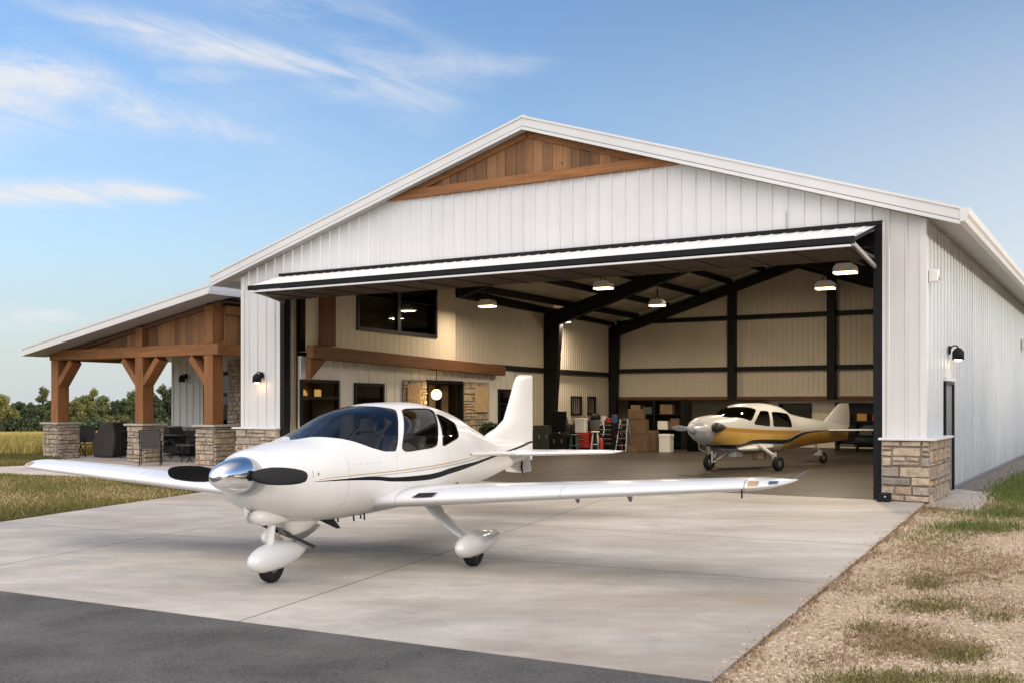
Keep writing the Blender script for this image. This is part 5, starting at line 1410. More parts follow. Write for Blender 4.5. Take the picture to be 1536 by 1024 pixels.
mb = MB(); mb.tube([(0, -.05, .62), (0, 0, .42)], .06, 12); mb.tube([(.10, 0, .45), (.10, 0, .19)], .03, 8); mb.tube([(.12, .02, .2), (.2, .75, .55)], .025, 8); mb.tube([(.0, -.42, .72), (-.02, -.36, .55), (.0, -.15, .45)], .02, 8); mb.build('nose_leg', M['galv'], yplane); wheel(yplane, (0, 0, .19), .19, .14)
mb = MB(); mb.tube([(0, 4.7, .60), (.1, 4.86, .25)], .03, 8); mb.tube([(.20, 4.7, .14), (.75, 3.7, .30)], .025, 8); mb.prism([(3.55, .30), (3.9, .42), (3.95, .27)], 0, .72, .76); mb.build('tail_leg', M['galv'], yplane); wheel(yplane, (.16, 4.88, .16), .16, .12)
mb = MB(); mb.box(.12, .36, .62, .95, .30, .50); mb.build('belly_scoop', M['cream_paint'], yplane, bevel=.03)
mb = MB(); mb.box(.30, .55, 1.35, 1.6, .24, .44); mb.build('belly_pod', simple('tan_pod', (.40, .30, .19), .6), yplane, bevel=.03)
mb = MB(); mb.prism([(1.75, .46), (1.95, .46), (1.92, .22), (1.86, .24)], 0, .3, .33); mb.build('blade_antenna', M['blade'], yplane)
mb = MB(); mb.tube([(0, 3.15, 1.42), (0, 3.3, 1.72)], .012, 6); mb.prism([(3.1, 1.5), (3.24, 1.68), (3.3, 1.48)], 0, -.01, .01); mb.build('mast_antenna', M['blade'], yplane)
# ------------------------------------------------------------------ patio furniture
def sling_chair(loc, yaw, label):
    t = thing('patio_chair', loc, yaw, label, 'chair', 'patio chairs under the porch')     # faces local -y
    mb = MB()
    for s_ in (-.27, .27):
        mb.tube([(s_, -.26, 0), (s_, -.22, .40), (s_, -.26, .64), (s_, .18, .66)], .014, 6); mb.tube([(s_, .34, 0), (s_, .14, .40), (s_, -.22, .42)], .014, 6)
        mb.tube([(s_, .12, .40), (s_, .22, .66), (s_, .33, .98)], .014, 6)
    mb.tube([(-.27, .33, .98), (.27, .33, .98)], .014, 6); mb.tube([(-.27, -.22, .41), (.27, -.22, .41)], .014, 6); mb.build('frame', M['black_steel'], t)
    mb = MB(); mb.grid([[(-.25, -.22, .42), (-.25, -.02, .40), (-.25, .14, .41)], [(.25, -.22, .42), (.25, -.02, .40), (.25, .14, .41)]]); mb.build('seat', M['sling'], t)
    mb = MB(); mb.grid([[(-.25, .15, .46), (-.25, .23, .68), (-.25, .325, .96)], [(.25, .15, .46), (.25, .23, .68), (.25, .325, .96)]]); mb.build('backrest', M['sling'], t)
    return t
def side_table(loc, yaw, label, w=.5, h=.48, name='side_table'):
    t = thing(name, loc, yaw, label, 'table')
    mb = MB(); mb.box(-w / 2, w / 2, -.25, .25, h - .03, h); mb.build('tabletop', M['sling'], t, bevel=.008)
    for sx_ in (-1, 1):
        mb = MB()
        mb.tube([(sx_ * w * .42, -.2, h - .03), (sx_ * w * .2, .2, 0)], .014, 6); mb.tube([(sx_ * w * .42, .2, h - .03), (sx_ * w * .2, -.2, 0)], .014, 6); mb.build('leg', M['black_steel'], t)
    return t
def pa(px_, b):                                           # where a sight line over the patio meets depth b
    r_ = (px_ - CX) / FPX; o_ = B(0, b); return (o_.x - r_ * o_.y) / (.8559 + r_ * .5173)
def PB(px_, b, z=0.0): return B(pa(px_, b), b, z)
side_table(PB(117, 2.6), BROT, 'small dark folding table beside the left stone pier', .5, .62)
sling_chair(PB(136, 2.4), BROT + R(75), 'black framed chair between folding table and covered grill')
t = thing('covered_grill', PB(167, 2.5), BROT + R(12), 'grill under a dark brown fabric cover between the left and middle piers', 'grill')
prof = [(-.42, 0.02), (.34, 0.02), (.42, .45), (.44, .72), (.34, 1.12), (-.10, 1.10), (-.46, .50)]
mb = MB(); mb.prism([(x, z) for x, z in prof], 1, -.36, .34); mb.build('cover', M['fabric'], t, bevel=.05)
mb = MB()
for y_ in (-.28, .28): mb.tube([(.60, y_, 0), (.60, y_, .85)], .02, 6)
mb.box(.52, .80, -.32, .32, .83, .87); mb.build('side_shelf', M['black_steel'], t)
sling_chair(PB(226, .25), R(195), 'grey sling chair right beside the middle stone pier')
side_table(PB(256, 3.0), BROT, 'dark patio dining table between the middle and right piers', 1.2, .74, 'dining_table')
sling_chair(PB(243, 3.9), BROT + R(170), 'grey patio chair behind the patio dining table')
sling_chair(PB(276, 3.3), BROT + R(100), 'dark patio chair at the right end of the dining table')
side_table(PB(284, 2.0), BROT, 'small dark stool table just left of the right stone pier', .6, .50)
t = thing('patio_sofa', PB(268, 4.45), BROT, 'black patio sofa against the white house wall', 'sofa')
mb = MB(); mb.box(-.95, .95, -.4, .38, .08, .36); mb.build('base', M['fabric'], t, bevel=.03)
mb = MB(); mb.box(-.95, .95, .2, .38, .36, .82); mb.build('backrest', M['fabric'], t, bevel=.05)
for s_ in (-.5, .5):
    mb = MB(); mb.box(s_ - .42, s_ + .42, -.38, .18, .365, .48); mb.build('cushion', M['sling'], t, bevel=.04)
t = thing('pillow', PB(247, 4.3, .485), BROT, 'large grey pillow lying on the left of the patio sofa', 'pillow')
mb = MB(); mb.ball((0, 0, .24), (.36, .16, .24), 8); mb.build('cushion', M['sling'], t)
t = thing('shrub', PB(178, 6.5), 0, 'low pale green shrub behind the covered grill', 'plant')
shrub_root = t
# ------------------------------------------------------------------ things standing in the hangar
def lwp(b, off, z=0.0): return B(14.88 + .0515 * b - off, b, z)
def cabinet(loc, w, d, h, mat, label, doors=2, name='cabinet', cat='cabinet'):
    t = thing(name, loc, BROT, label, cat)
    mb = MB(); mb.box(-w / 2, w / 2, -d / 2, d / 2, .05, h); mb.build('body', mat, t, bevel=.01)
    for i in range(doors):
        xa = -w / 2 + .02 + i * (w - .04) / doors; mb = MB(); mb.box(xa + .006, xa + (w - .04) / doors - .006, -d / 2 - .02, -d / 2 - .001, .1, h - .05); dd = mb.build('door', mat, t, bevel=.006)
        mb = MB(); mb.box(xa + (w - .04) / doors - .05, xa + (w - .04) / doors - .03, -d / 2 - .045, -d / 2 - .021, h * .5, h * .5 + .14); mb.build('handle', M['galv'], dd)
    mb = MB(); mb.box(-w / 2 + .03, w / 2 - .03, -d / 2 + .03, d / 2 - .03, 0, .05); mb.build('plinth', M['black_steel'], t)
    return t
def crate(loc, w, d, h, mat, label, yaw=0.0, name='box', cat='box', lid=True):
    t = thing(name, loc, BROT + yaw, label, cat)
    mb = MB(); mb.box(-w / 2, w / 2, -d / 2, d / 2, 0, h); mb.build('body', mat, t, bevel=.008)
    if lid:
        mb = MB(); mb.box(-w / 2 - .012, w / 2 + .012, -d / 2 - .012, d / 2 + .012, h * .86, h + .012); mb.build('lid', mat, t, bevel=.006)
    return t
def px(x, y, off=0): 
    p = at(x, y); return Vector((p.x, p.y, .005))
cabinet(px(817, 676), .62, .6, .92, M['dark_cab'], 'dark green cabinet standing before the tapered steel column')
cabinet(px(838, 676.5), .66, .5, .62, M['black_steel'], 'low black cabinet right of the dark green one')
t = thing('monitor', px(836, 676.5) + Vector((0, 0, .625)), BROT, 'black television standing on the low black cabinet', 'television')
mb = MB(); mb.box(-.36, .36, -.04, .04, .06, .80); mb.build('screen', M['dark_frame'], t, bevel=.01)
mb = MB(); mb.box(-.15, .15, -.1, .1, 0, .015); mb.box(-.04, .04, -.02, .02, .015, .08); mb.build('stand', M['black_steel'], t)
def stool(loc, h, mat, label, seat=None):
    t = thing('stool', loc, BROT + R(15), label, 'stool')
    mb = MB(); mb.lathe([(0, h), (.15, h), (.165, h - .02), (.15, h - .045), (0, h - .045)], 18, 'z'); mb.build('seat', seat or mat, t)
    for k in range(4):
        a = R(45 + 90 * k); mb = MB(); mb.tube([(.11 * math.cos(a), .11 * math.sin(a), h - .04), (.2 * math.cos(a), .2 * math.sin(a), 0)], .017, 6); mb.build('leg', mat, t)
    mb = MB(); mb.tube([(.16 * math.cos(a), .16 * math.sin(a), h * .35) for a in np.linspace(0, 2 * math.pi, 17)], .01, 5); mb.build('foot_ring', mat, t)
    return t
def cart(loc, w, h, mat, label, n=4):
    t = thing('tool_cart', loc, BROT, label, 'cart')
    mb = MB(); mb.box(-w / 2, w / 2, -.24, .24, .12, h); mb.build('body', mat, t, bevel=.01)
    for i in range(n):
        z = .16 + i * (h - .2) / n; mb = MB(); mb.box(-w / 2 + .02, w / 2 - .02, -.262, -.241, z, z + (h - .2) / n - .015); d_ = mb.build('drawer', mat, t, bevel=.005)
        mb = MB(); mb.box(-w * .3, w * .3, -.28, -.263, z + (h - .2) / n - .05, z + (h - .2) / n - .03); mb.build('handle', M['galv'], d_)
    for sx_ in (-1, 1):
        for sy in (-1, 1): mb = MB(); mb.lathe([(0, -.02), (.05, -.02), (.055, 0), (.05, .02), (0, .02)], 12, 'x', (sx_ * (w / 2 - .07), sy * .17, .056)); mb.build('wheel', M['black_rubber'], t)
    return t
cart(px(876, 676), .46, .66, M['red'], 'red tool cart among the clutter by the left wall', 3)
stool(px(861, 677), .62, M['teal'], 'teal metal stool left of the red tool cart')
crate(px(872, 676) + Vector((0, 0, .668)), .36, .3, .50, M['plain_white'], 'white plastic canister standing on the red tool cart', lid=True, name='canister', cat='canister')
crate(px(861, 674) + Vector((0, 0, .63)), .26, .24, .28, M['red'], 'small red box on top of the teal stool')
stool(px(893, 676.5), .72, M['plain_white'], 'white stool right of the red tool cart')
t = thing('shop_vacuum', px(893, 676) + Vector((0, 0, .722)), BROT, 'pale vacuum canister standing on the white stool', 'vacuum')
mb = MB(); mb.lathe([(0, 0), (.17, 0), (.19, .08), (.19, .32), (.16, .42), (0, .46)], 18, 'z'); mb.build('tank', M['sling'], t)
mb = MB(); mb.tube([(.17, 0, .2), (.32, 0, .28), (.36, 0, .05), (.3, 0, -.2)], .03, 8); mb.build('hose', M['plain_white'], t)
mb = MB(); mb.lathe([(.16, .40), (.20, .44), (.18, .56), (.08, .62), (0, .62)], 16, 'z'); mb.build('lid', M['black_steel'], t)
cart(px(913, 676), .72, 1.02, M['black_steel'], 'tall black tool chest under the corner column', 5)
for (dx, w, h, mt, lb) in ((-.22, .16, .22, M['plain_white'], 'white carton on the tall black tool chest'), (.02, .2, .16, M['red'], 'flat red box in the middle of the black tool chest'), (.24, .14, .26, simple('blue_plastic', (.05, .09, .22), .5), 'blue box at the right end of the black tool chest')):
    p = px(913, 676) + Vector((.8559 * dx, -.517 * dx, 1.025)); crate(p, w, .2, h, mt, lb, lid=False)
t = thing('step_ladder', px(936, 676.5), BROT, 'pale step ladder leaning among the clutter', 'ladder')
mb = MB()
for s_ in (-.2, .2): mb.tube([(s_, -.3, 0), (s_ * .7, 0, 1.15)], .022, 6); mb.tube([(s_, .3, 0), (s_ * .7, .02, 1.15)], .018, 6)
mb.build('rails', M['galv'], t)
for k in range(4):
    z = .22 + .24 * k; mb = MB(); mb.box(-.19, .19, -.3 + .26 * z - .05, -.3 + .26 * z + .05, z, z + .02); mb.build('step', M['galv'], t)
for (x, y, w, h, z0, lb) in ((958, 676, .8, .62, 0, 'big dark cardboard box at the bottom of the carton pile'), (957, 676, .66, .5, .63, 'cardboard box stacked on the big dark carton'), (955, 676, .5, .36, 1.14, 'topmost carton of the pile by the recess'), (974, 675.5, .6, .72, 0, 'tall tan carton right of the carton pile')):
    crate(px(x, y) + Vector((0, 0, z0)), w, .5, h, M['carton'], lb, R(6), lid=False)
crate(px(999.5, 677.5), .40, .36, .62, M['plain_white'], 'white lidded bin on the floor left of the yellow plane', name='bin', cat='bin')
t = thing('glass_cabinet', px(1016, 672), BROT, 'tall black glazed display cabinet behind the white bin', 'cabinet')
mb = MB()
for (a, b) in ((-.5, -.44), (-.03, .03), (.44, .5)): mb.box(a, b, -.25, -.2, 0, 1.82)
mb.box(-.5, .5, -.2, .25, 0, .06); mb.box(-.5, .5, -.25, .25, 1.76, 1.82); mb.box(-.5, .5, .2, .25, .06, 1.76); mb.box(-.5, -.46, -.2, .2, .06, 1.76); mb.box(.46, .5, -.2, .2, .06, 1.76); mb.box(-.46, .46, -.2, .2, 1.0, 1.03); mb.box(-.46, .46, -.2, .2, .5, .53)
mb.build('frame', M['dark_frame'], t)
mb = MB(); mb.box(-.46, .46, -.215, -.21, .06, 1.76); mb.build('pane', M['pane'], t)
t = thing('framed_picture', px(1021, 672) + Vector((0, 0, 1.035)), BROT, 'small amber picture standing inside the glazed cabinet', 'picture')
mb = MB(); mb.box(-.12, .12, -.02, .02, 0, .42); mb.build('frame', simple('amber_board', (.45, .22, .05), .6, 0, .4, 9), t)
t = thing('display_screen', px(1000, 668) + Vector((0, 0, .9)), BROT, 'dim blue screen glowing in the dark recess by the glazed cabinet', 'screen')
mb = MB(); mb.box(-.3, .3, -.03, .03, -.9, .75); mb.build('casing', M['dark_frame'], t); mb = MB(); mb.box(-.22, .1, -.036, -.031, .05, .6); mb.build('screen', M['screen'], t)
t = thing('tool_shelf', px(1292, 675.5), BROT, 'dark open shelf full of tools right of the yellow plane tail', 'shelf')
mb = MB()
for sx_ in (-.85, .85): mb.box(sx_ - .03, sx_ + .03, -.25, .25, 0, 1.75)
for z in (.15, .6, 1.05, 1.7): mb.box(-.82, .82, -.25, .25, z, z + .03)
mb.box(-.82, .82, .22, .25, .2, 1.7); mb.build('frame', M['dark_frame'], t)
YB = simple('yellow_plastic', (.50, .26, .03), .5, 0, .15, 6)
for i, (x, w, h, z, mt, lb) in enumerate(((-.55, .3, .2, 1.08, YB, 'yellow case at the left of the tool shelf top'), (.05, .34, .26, 1.08, YB, 'yellow tool box in the middle of the tool shelf'), (.55, .28, .22, 1.08, M['red'], 'red case at the right of the tool shelf'),
        (-.4, .5, .34, .63, M['black_steel'], 'black case on the left of the middle shelf'), (.35, .5, .3, .63, M['dark_cab'], 'green grey case on the right of the middle shelf'))):
    p = px(1292, 675.5) + Vector((.8559 * x, -.517 * x, z - .0)); crate(p, w, .3, h, mt, lb, lid=False, name='tool_case', cat='case')
t = thing('air_compressor', px(1301, 677), BROT, 'black air compressor on wheels beside the right jamb', 'compressor')
mb = MB(); mb.lathe([(0, -.45), (.15, -.43), (.2, -.34), (.2, .34), (.15, .43), (0, .45)], 18, 'x', (0, 0, .36)); mb.build('tank', M['black_steel'], t)
mb = MB(); mb.box(-.25, .2, -.14, .14, .565, .86); mb.build('pump', M['dark_cab'], t, bevel=.03)
for sx_ in (-.3, .3): mb = MB(); mb.lathe([(0, -.03), (.12, -.03), (.13, 0), (.12, .03), (0, .03)], 16, 'x', (sx_, -.2, .13)); mb.build('wheel', M['black_rubber'], t)
mb = MB(); mb.tube([(.4, 0, .4), (.62, 0, .75), (.62, 0, .95)], .018, 6); mb.build('handle', M['galv'], t)
crate(px(905, 675) + Vector((0, .3, 0)), .5, .4, .5, M['dark_cab'], 'dark crate on the floor behind the white stool')
t = thing('storage_rack', px(985, 672.5), BROT, 'dark steel storage rack in the recess behind the carton pile', 'rack')
mb = MB()
for sx_ in (-1.1, 0, 1.1): mb.box(sx_ - .03, sx_ + .03, -.25, .25, 0, 1.85)
for z in (.12, .7, 1.28, 1.82): mb.box(-1.07, 1.07, -.25, .25, z, z + .03)
mb.box(-1.07, 1.07, .22, .25, .15, 1.8); mb.build('frame', M['dark_frame'], t)
for i, (x, z, w, h, mt, lb) in enumerate(((-.8, 1.31, .4, .34, M['carton'], 'brown box high on the left of the dark storage rack'), (-.3, 1.31, .36, .26, M['dark_cab'], 'green grey box high on the dark storage rack'), (.45, 1.31, .5, .36, M['carton'], 'wide carton high on the right of the storage rack'),
        (-.7, .73, .5, .4, M['black_steel'], 'black case on the middle left of the storage rack'), (.3, .73, .4, .32, M['plain_white'], 'white carton on the middle of the storage rack'), (.8, .73, .36, .42, M['carton'], 'brown box on the middle right of the storage rack'))):
    crate(px(985, 672.5) + Vector((.8559 * x, -.517 * x, z)), w, .34, h, mt, lb, lid=False)
# long bench along the left wall, crowded with small things
def bench(loc, yaw, L, label):
    t = thing('workbench', loc, yaw, label, 'workbench')
    mb = MB(); mb.box(-L / 2, L / 2, -.3, .3, .86, .92); mb.build('worktop', M['carton'], t, bevel=.006)
    for sx_ in (-1, 1):
        for sy in (-1, 1): mb = MB(); mb.box(sx_ * (L / 2 - .06) - .04, sx_ * (L / 2 - .06) + .04, sy * .24 - .04, sy * .24 + .04, 0, .858); mb.build('leg', M['black_steel'], t)
    mb = MB(); mb.box(-L / 2 + .1, L / 2 - .1, -.26, .26, .2, .24); mb.build('shelf', M['black_steel'], t)
    return t
bb = 18.6; bp = B(14.88 + .0515 * bb - .42, bb, .005); byaw = BROT + R(90)
bench(bp, byaw, 3.6, 'long workbench along the left wall behind the tool chests')
r = random.Random(17); cols = [M['red'], M['plain_white'], M['black_steel'], M['teal'], M['carton'], M['galv'], M['dark_cab']]
def small_can(loc, h, rad, mat):
    mb = MB(); mb.lathe([(0, 0), (rad, 0), (rad, h * .72), (rad * .45, h * .82), (rad * .4, h), (0, h)], 12, 'z')
    o = mb.build('can', mat); o.location = loc
    return tag(o, 'small can or bottle crowded on the long workbench', 'can', 'cans and bottles on the long workbench')
for i in range(22):
    u = -1.7 + i * .16 + r.uniform(-.04, .04); w = r.uniform(-.22, .22)
    p = bp + Vector((math.cos(byaw) * u - math.sin(byaw) * w, math.sin(byaw) * u + math.cos(byaw) * w, .921)); small_can(p, r.uniform(.14, .34), r.uniform(.035, .075), r.choice(cols))
t = thing('fire_extinguisher', px(902, 677), BROT, 'red fire extinguisher standing on the floor before the black tool chest', 'extinguisher')
mb = MB(); mb.lathe([(0, 0), (.075, 0), (.08, .03), (.08, .40), (.05, .47), (.025, .5), (0, .5)], 16, 'z'); mb.build('cylinder', M['red'], t)
mb = MB(); mb.tube([(0, 0, .5), (.02, 0, .56), (.09, 0, .52), (.1, 0, .25)], .014, 6); mb.box(-.05, .06, -.012, .012, .54, .57); mb.build('hose', M['black_rubber'], t)
t = thing('hose_reel', px(926, 676.5), BROT, 'coiled black hose on a stand between tool chest and ladder', 'hose reel')
mb = MB()
for k in range(5): mb.tube([(.26 * math.cos(a), -.1 + k * .045, .55 + .26 * math.sin(a)) for a in np.linspace(0, 2 * math.pi, 21)], .024, 6)
mb.build('hose', M['black_rubber'], t)
mb = MB(); mb.tube([(-.22, -.05, 0), (0, 0, .55), (.22, -.05, 0)], .018, 6); mb.tube([(0, -.16, .55), (0, .16, .55)], .02, 6); mb.build('stand', M['red'], t)
t = thing('broom', px(948, 677), BROT + R(20), 'pale broom leaning near the step ladder', 'broom')
mb = MB(); mb.tube([(0, 0, .2), (.12, .3, 1.5)], .013, 6); mb.build('handle', M['carton'], t)
mb = MB(); mb.prism([(-.2, 0), (.2, 0), (.12, .22), (-.12, .22)], 1, -.04, .04); mb.build('bristles', M['dry_b'] if 'dry_b' in M else M['carton'], t)
t = thing('trash_can', px(1040, 676), BROT, 'dark round trash can behind the yellow plane nose', 'trash can')
mb = MB(); mb.lathe([(0, 0), (.22, 0), (.27, .7), (.29, .72), (.25, .72), (.24, .65), (0, .6)], 20, 'z'); mb.build('body', M['black_steel'], t)
r = random.Random(31)
for i in range(20):
    x = 848 + i * 5.1 + r.uniform(-2, 2); p = px(x, r.uniform(673.5, 675.5)) + Vector((0, 0, 0)); mt = r.choice([M['black_steel'], M['black_steel'], M['dark_cab'], M['carton'], M['cabin_dark'], M['grey_steel']])
    w, d_, h = r.uniform(.22, .45), r.uniform(.2, .35), r.uniform(.35, 1.15)
    t = thing('equipment_case', p, BROT + r.uniform(-.5, .5), 'dark case in the jumble of equipment along the left wall', 'case', 'dark cases jumbled along the left wall')
    mb = MB(); mb.box(-w / 2, w / 2, -d_ / 2, d_ / 2, 0, h); mb.build('body', mt, t, bevel=.012)
    mb = MB(); mb.box(-w / 2 + .02, w / 2 - .02, -d_ / 2 + .02, d_ / 2 - .02, h + .001, h + r.uniform(.03, .12)); mb.build('lid', r.choice([M['black_steel'], M['grey_steel'], M['plain_white'], M['red'], M['carton']]), t, bevel=.01)
    mb = MB(); mb.tube([(-.07, -d_ / 2, h * .7), (-.06, -d_ / 2 - .035, h * .7), (.06, -d_ / 2 - .035, h * .7), (.07, -d_ / 2, h * .7)], .01, 5); mb.build('handle', M['galv'], t)
# planter by the inside entrance
t = thing('potted_plant', lwp(8.9, .75), BROT, 'dark potted plant beside the inside entrance stone', 'plant')
mb = MB(); mb.lathe([(0, 0), (.17, 0), (.22, .5), (.20, .5), (.19, .46), (0, .46)], 16, 'z'); mb.build('pot', M['black_steel'], t)
pot_root = t
# windows and panels of the recess
def rwin(a0, a1, z0, z1):
    mb = MB(); x0, x1 = -a1, -a0
    for (p, q, c, d) in ((x0, x0 + .06, z0, z1), (x1 - .06, x1, z0, z1), (x0 + .06, x1 - .06, z0, z0 + .06), (x0 + .06, x1 - .06, z1 - .06, z1)): mb.box(p, q, BK + .49, BK + .60, c, d)
    w = mb.build('window', M['dark_frame'], hangar); mb = MB(); mb.box(x0 + .06, x1 - .06, BK + .52, BK + .53, z0 + .06, z1 - .06); mb.build('pane', M['dark_glass'], w)
rwin(7.6, 8.9, 1.05, 1.72); rwin(5.2, 6.6, .2, 1.7)
for (a, b, z0, z1) in ((0, 0, 0, 0),): pass
for (b0, b1) in ((16.6, 17.6), (18.2, 19.0)): qwindow(b0, b1, 1.25, 2.0, .02, fr=.06)

# ------------------------------------------------------------------ vegetation
def leaf_mat(name, c, var=.45, trans=.25):
    n = N(name); at_ = n.n("ShaderNodeAttribute", attribute_name="tint")
    vm = n.n("ShaderNodeVectorMath", operation='SCALE'); vm.inputs[0].default_value = c; n.l(n.ramp(at_.outputs["Fac"], 0, 1, 1 - var, 1 + var), vm.inputs["Scale"])
    n.l(vm.outputs[0], n.b.inputs["Base Color"]); n.b.inputs["Roughness"].default_value = .7
    tl = n.n("ShaderNodeBsdfTranslucent"); n.l(vm.outputs[0], tl.inputs[0]); mx = n.n("ShaderNodeMixShader"); mx.inputs[0].default_value = trans
    n.l(n.b.outputs[0], mx.inputs[1]); n.l(tl.outputs[0], mx.inputs[2]); n.l(mx.outputs[0], n.out.inputs["Surface"]); return n.mat
M['leaf_dark'] = leaf_mat('dark_leaves', (.055, .075, .03)); M['leaf_mid'] = leaf_mat('mid_leaves', (.115, .135, .045)); M['leaf_pale'] = leaf_mat('pale_leaves', (.215, .21, .062))
M['bark'] = simple('bark', (.09, .065, .045), .95, 0, .3, 6, .6, 20)
M['grass'] = leaf_mat('lawn_blades', (.17, .15, .038), .5, .2); M['straw'] = leaf_mat('field_blades', (.47, .37, .105), .35, .25)
M['weed'] = leaf_mat('weed_blades', (.21, .185, .062), .5, .2); M['dry'] = leaf_mat('dry_blades', (.44, .32, .18), .4, .2); M['dry_weed'] = leaf_mat('dry_weed_blades', (.30, .20, .105), .5, .2)

def leaf_cloud(g, centers, radii, n, size):
    """small leaf clumps spread through several lobes, denser towards each lobe's surface"""
    wts = np.array([r[0] * r[1] * r[2] for r in radii]) ** .66; wts /= wts.sum()
    k = g.choice(len(centers), n, p=wts); Cn = np.array(centers)[k]; Rd = np.array(radii)[k]
    d = g.normal(size=(n, 3)); d /= np.linalg.norm(d, axis=1)[:, None]; rr = g.random(n) ** .38
    rr *= 1 + .16 * np.sin(d[:, 0] * 7 + k) * np.sin(d[:, 1] * 6 + 2 * k) + .1 * np.sin(d[:, 2] * 11 + k)
    P = Cn + d * Rd * rr[:, None]
    nrm = d * .6 + g.normal(size=(n, 3)) * .7 + np.array([0, 0, .35]); nrm /= np.linalg.norm(nrm, axis=1)[:, None]
    a = np.cross(nrm, g.normal(size=(n, 3))); a /= np.linalg.norm(a, axis=1)[:, None]; b = np.cross(nrm, a)
    s = size * (.5 + g.random(n))[:, None]; q = .62
    Vv = np.stack([P - a * s, P - b * s * q, P + a * s, P + b * s * q + nrm * s * .3], 1).reshape(-1, 3)
    F = np.arange(4 * n).reshape(n, 4); tint = np.clip(.5 + g.normal(size=n) * .22 + (np.array([(i * 37 % 11) / 11 - .5 for i in range(len(centers))])[k]) * .35, 0, 1)
    return Vv, F, tint
def tree_parts(seed, h, w, slim=1.0):
    g = np.random.default_rng(seed); r = random.Random(seed); cs = []; rs = []
    for i in range(9):
        u = i / 8; z = h * (.22 + .66 * u); sp = w * (.42 * math.sin(math.pi * (.22 + .70 * u))) * slim; a = r.uniform(0, 6.28)
        cs.append((math.cos(a) * sp * r.uniform(.4, 1), math.sin(a) * sp * r.uniform(.4, 1), z)); q = w * r.uniform(.12, .25); rs.append((q, q, q * r.uniform(.6, 1.0)))
    for i in range(7):
        a = r.uniform(0, 6.28); cs.append((math.cos(a) * w * .42, math.sin(a) * w * .42, h * r.uniform(.14, .55))); q = w * r.uniform(.12, .2); rs.append((q, q, q))
    cs.append((0, 0, h * .9)); rs.append((w * .15, w * .15, h * .11))
    Vv, F, tint = leaf_cloud(g, cs, rs, 6500, .015 * w + .075)
    mb = MB(); mb.tube([(0, 0, -.3), (.05, 0, h * .3), (0, .08, h * .6), (0, 0, h * .85)], [.05 * w, .038 * w, .022 * w, .006 * w], 8)
    for c in cs[1:12:2]: mb.tube([(0, 0, max(.15 * h, c[2] * .55)), (c[0] * .5, c[1] * .5, c[2] * .8), c], [.018 * w, .012 * w, .005 * w], 5)
    return Vv, F, tint, mb
PROT_T = []
for i, (h, w) in enumerate(((6.6, 5.2), (5.6, 4.4), (7.2, 3.9), (5.0, 5.2))):
    PROT_T.append((tree_parts(100 + i, h, w), h, w))
cache_mesh = {}
def tree(px_, dist, ytop, kind, mat, label):
    """kind picks the crown; height from the photo"""
    x = (px_ - CX) / FPX * dist; zg = float(terrain(x, dist)); top = EYE + (HY - ytop) / FPX * dist
    (Vv, F, tint, mb), h, w = PROT_T[kind]; k = (top - zg) / h
    t = thing('tree', Vector((x, dist, zg)), random.uniform(0, 6.28), label, 'tree', 'trees along the far edge of the field')
    t.scale = (k * random.uniform(.95, 1.2), k * random.uniform(.95, 1.2), k)
    key = (kind, mat)
    if key not in cache_mesh:
        cr = soup('crown', Vv, F, M[mat], tint, parent=t); tr = mb.build('trunk', M['bark'], t); cache_mesh[key] = (cr.data, tr.data)
    else:
        for nm, me in zip(('crown', 'trunk'), cache_mesh[key]):
            o = bpy.data.objects.new(nm, me); COL.objects.link(o); o.parent = t
    return t
for a in ((0, 140, 592, 0, 'leaf_pale', 'pale green tree at the far left edge of the tree line'),
          (30, 150, 603, 3, 'leaf_dark', 'low dark tree between the pale tree and left porch post'),
          (-22, 146, 586, 1, 'leaf_mid', 'tree cut off by the left photo edge'),
          (46, 148, 603, 1, 'leaf_dark', 'dark round tree left of the tall tree by the left post'),
          (64, 152, 580, 2, 'leaf_mid', 'tall tree just left of the left porch post'),
          (88, 150, 594, 0, 'leaf_mid', 'tree hidden mostly behind the left porch post'),
          (114, 146, 598, 1, 'leaf_pale', 'pale tree first right of the left porch post'),
          (128, 152, 594, 3, 'leaf_mid', 'broad mid green tree in the middle of the left porch bay'),
          (141, 148, 582, 2, 'leaf_pale', 'pale tall tree in the middle of the left porch bay'),
          (156, 148, 594, 0, 'leaf_mid', 'yellow green tree right of the tall one in left bay'),
          (172, 150, 601, 3, 'leaf_dark', 'low dark tree left of the middle porch post'),
          (186, 150, 597, 1, 'leaf_mid', 'tree just touching the left side of middle porch post'),
          (206, 152, 586, 0, 'leaf_mid', 'tree mostly hidden behind the middle porch post'),
          (228, 146, 588, 1, 'leaf_dark', 'dark tree first right of the middle porch post'),
          (244, 150, 577, 2, 'leaf_mid', 'tall tree beside the white house corner'),
          (262, 148, 582, 0, 'leaf_dark', 'dark tree partly hidden by the white house corner')):
    tree(*a)
# scrub along the foot of the trees
g = np.random.default_rng(5); cs = []; rs = []
for i in range(70):
    p_ = -60 + i * 5.2 + g.uniform(-3, 3); d_ = g.uniform(136, 142); x = (p_ - CX) / FPX * d_; zg = float(terrain(x, d_)); q = g.uniform(.9, 1.7)
    cs.append((x, d_, zg + q * .45)); rs.append((q, q, q * .8))
Vv, F, tint = leaf_cloud(g, cs, rs, 9000, .22)
tag(soup('undergrowth', Vv, F, M['leaf_dark'], tint), kind='stuff')
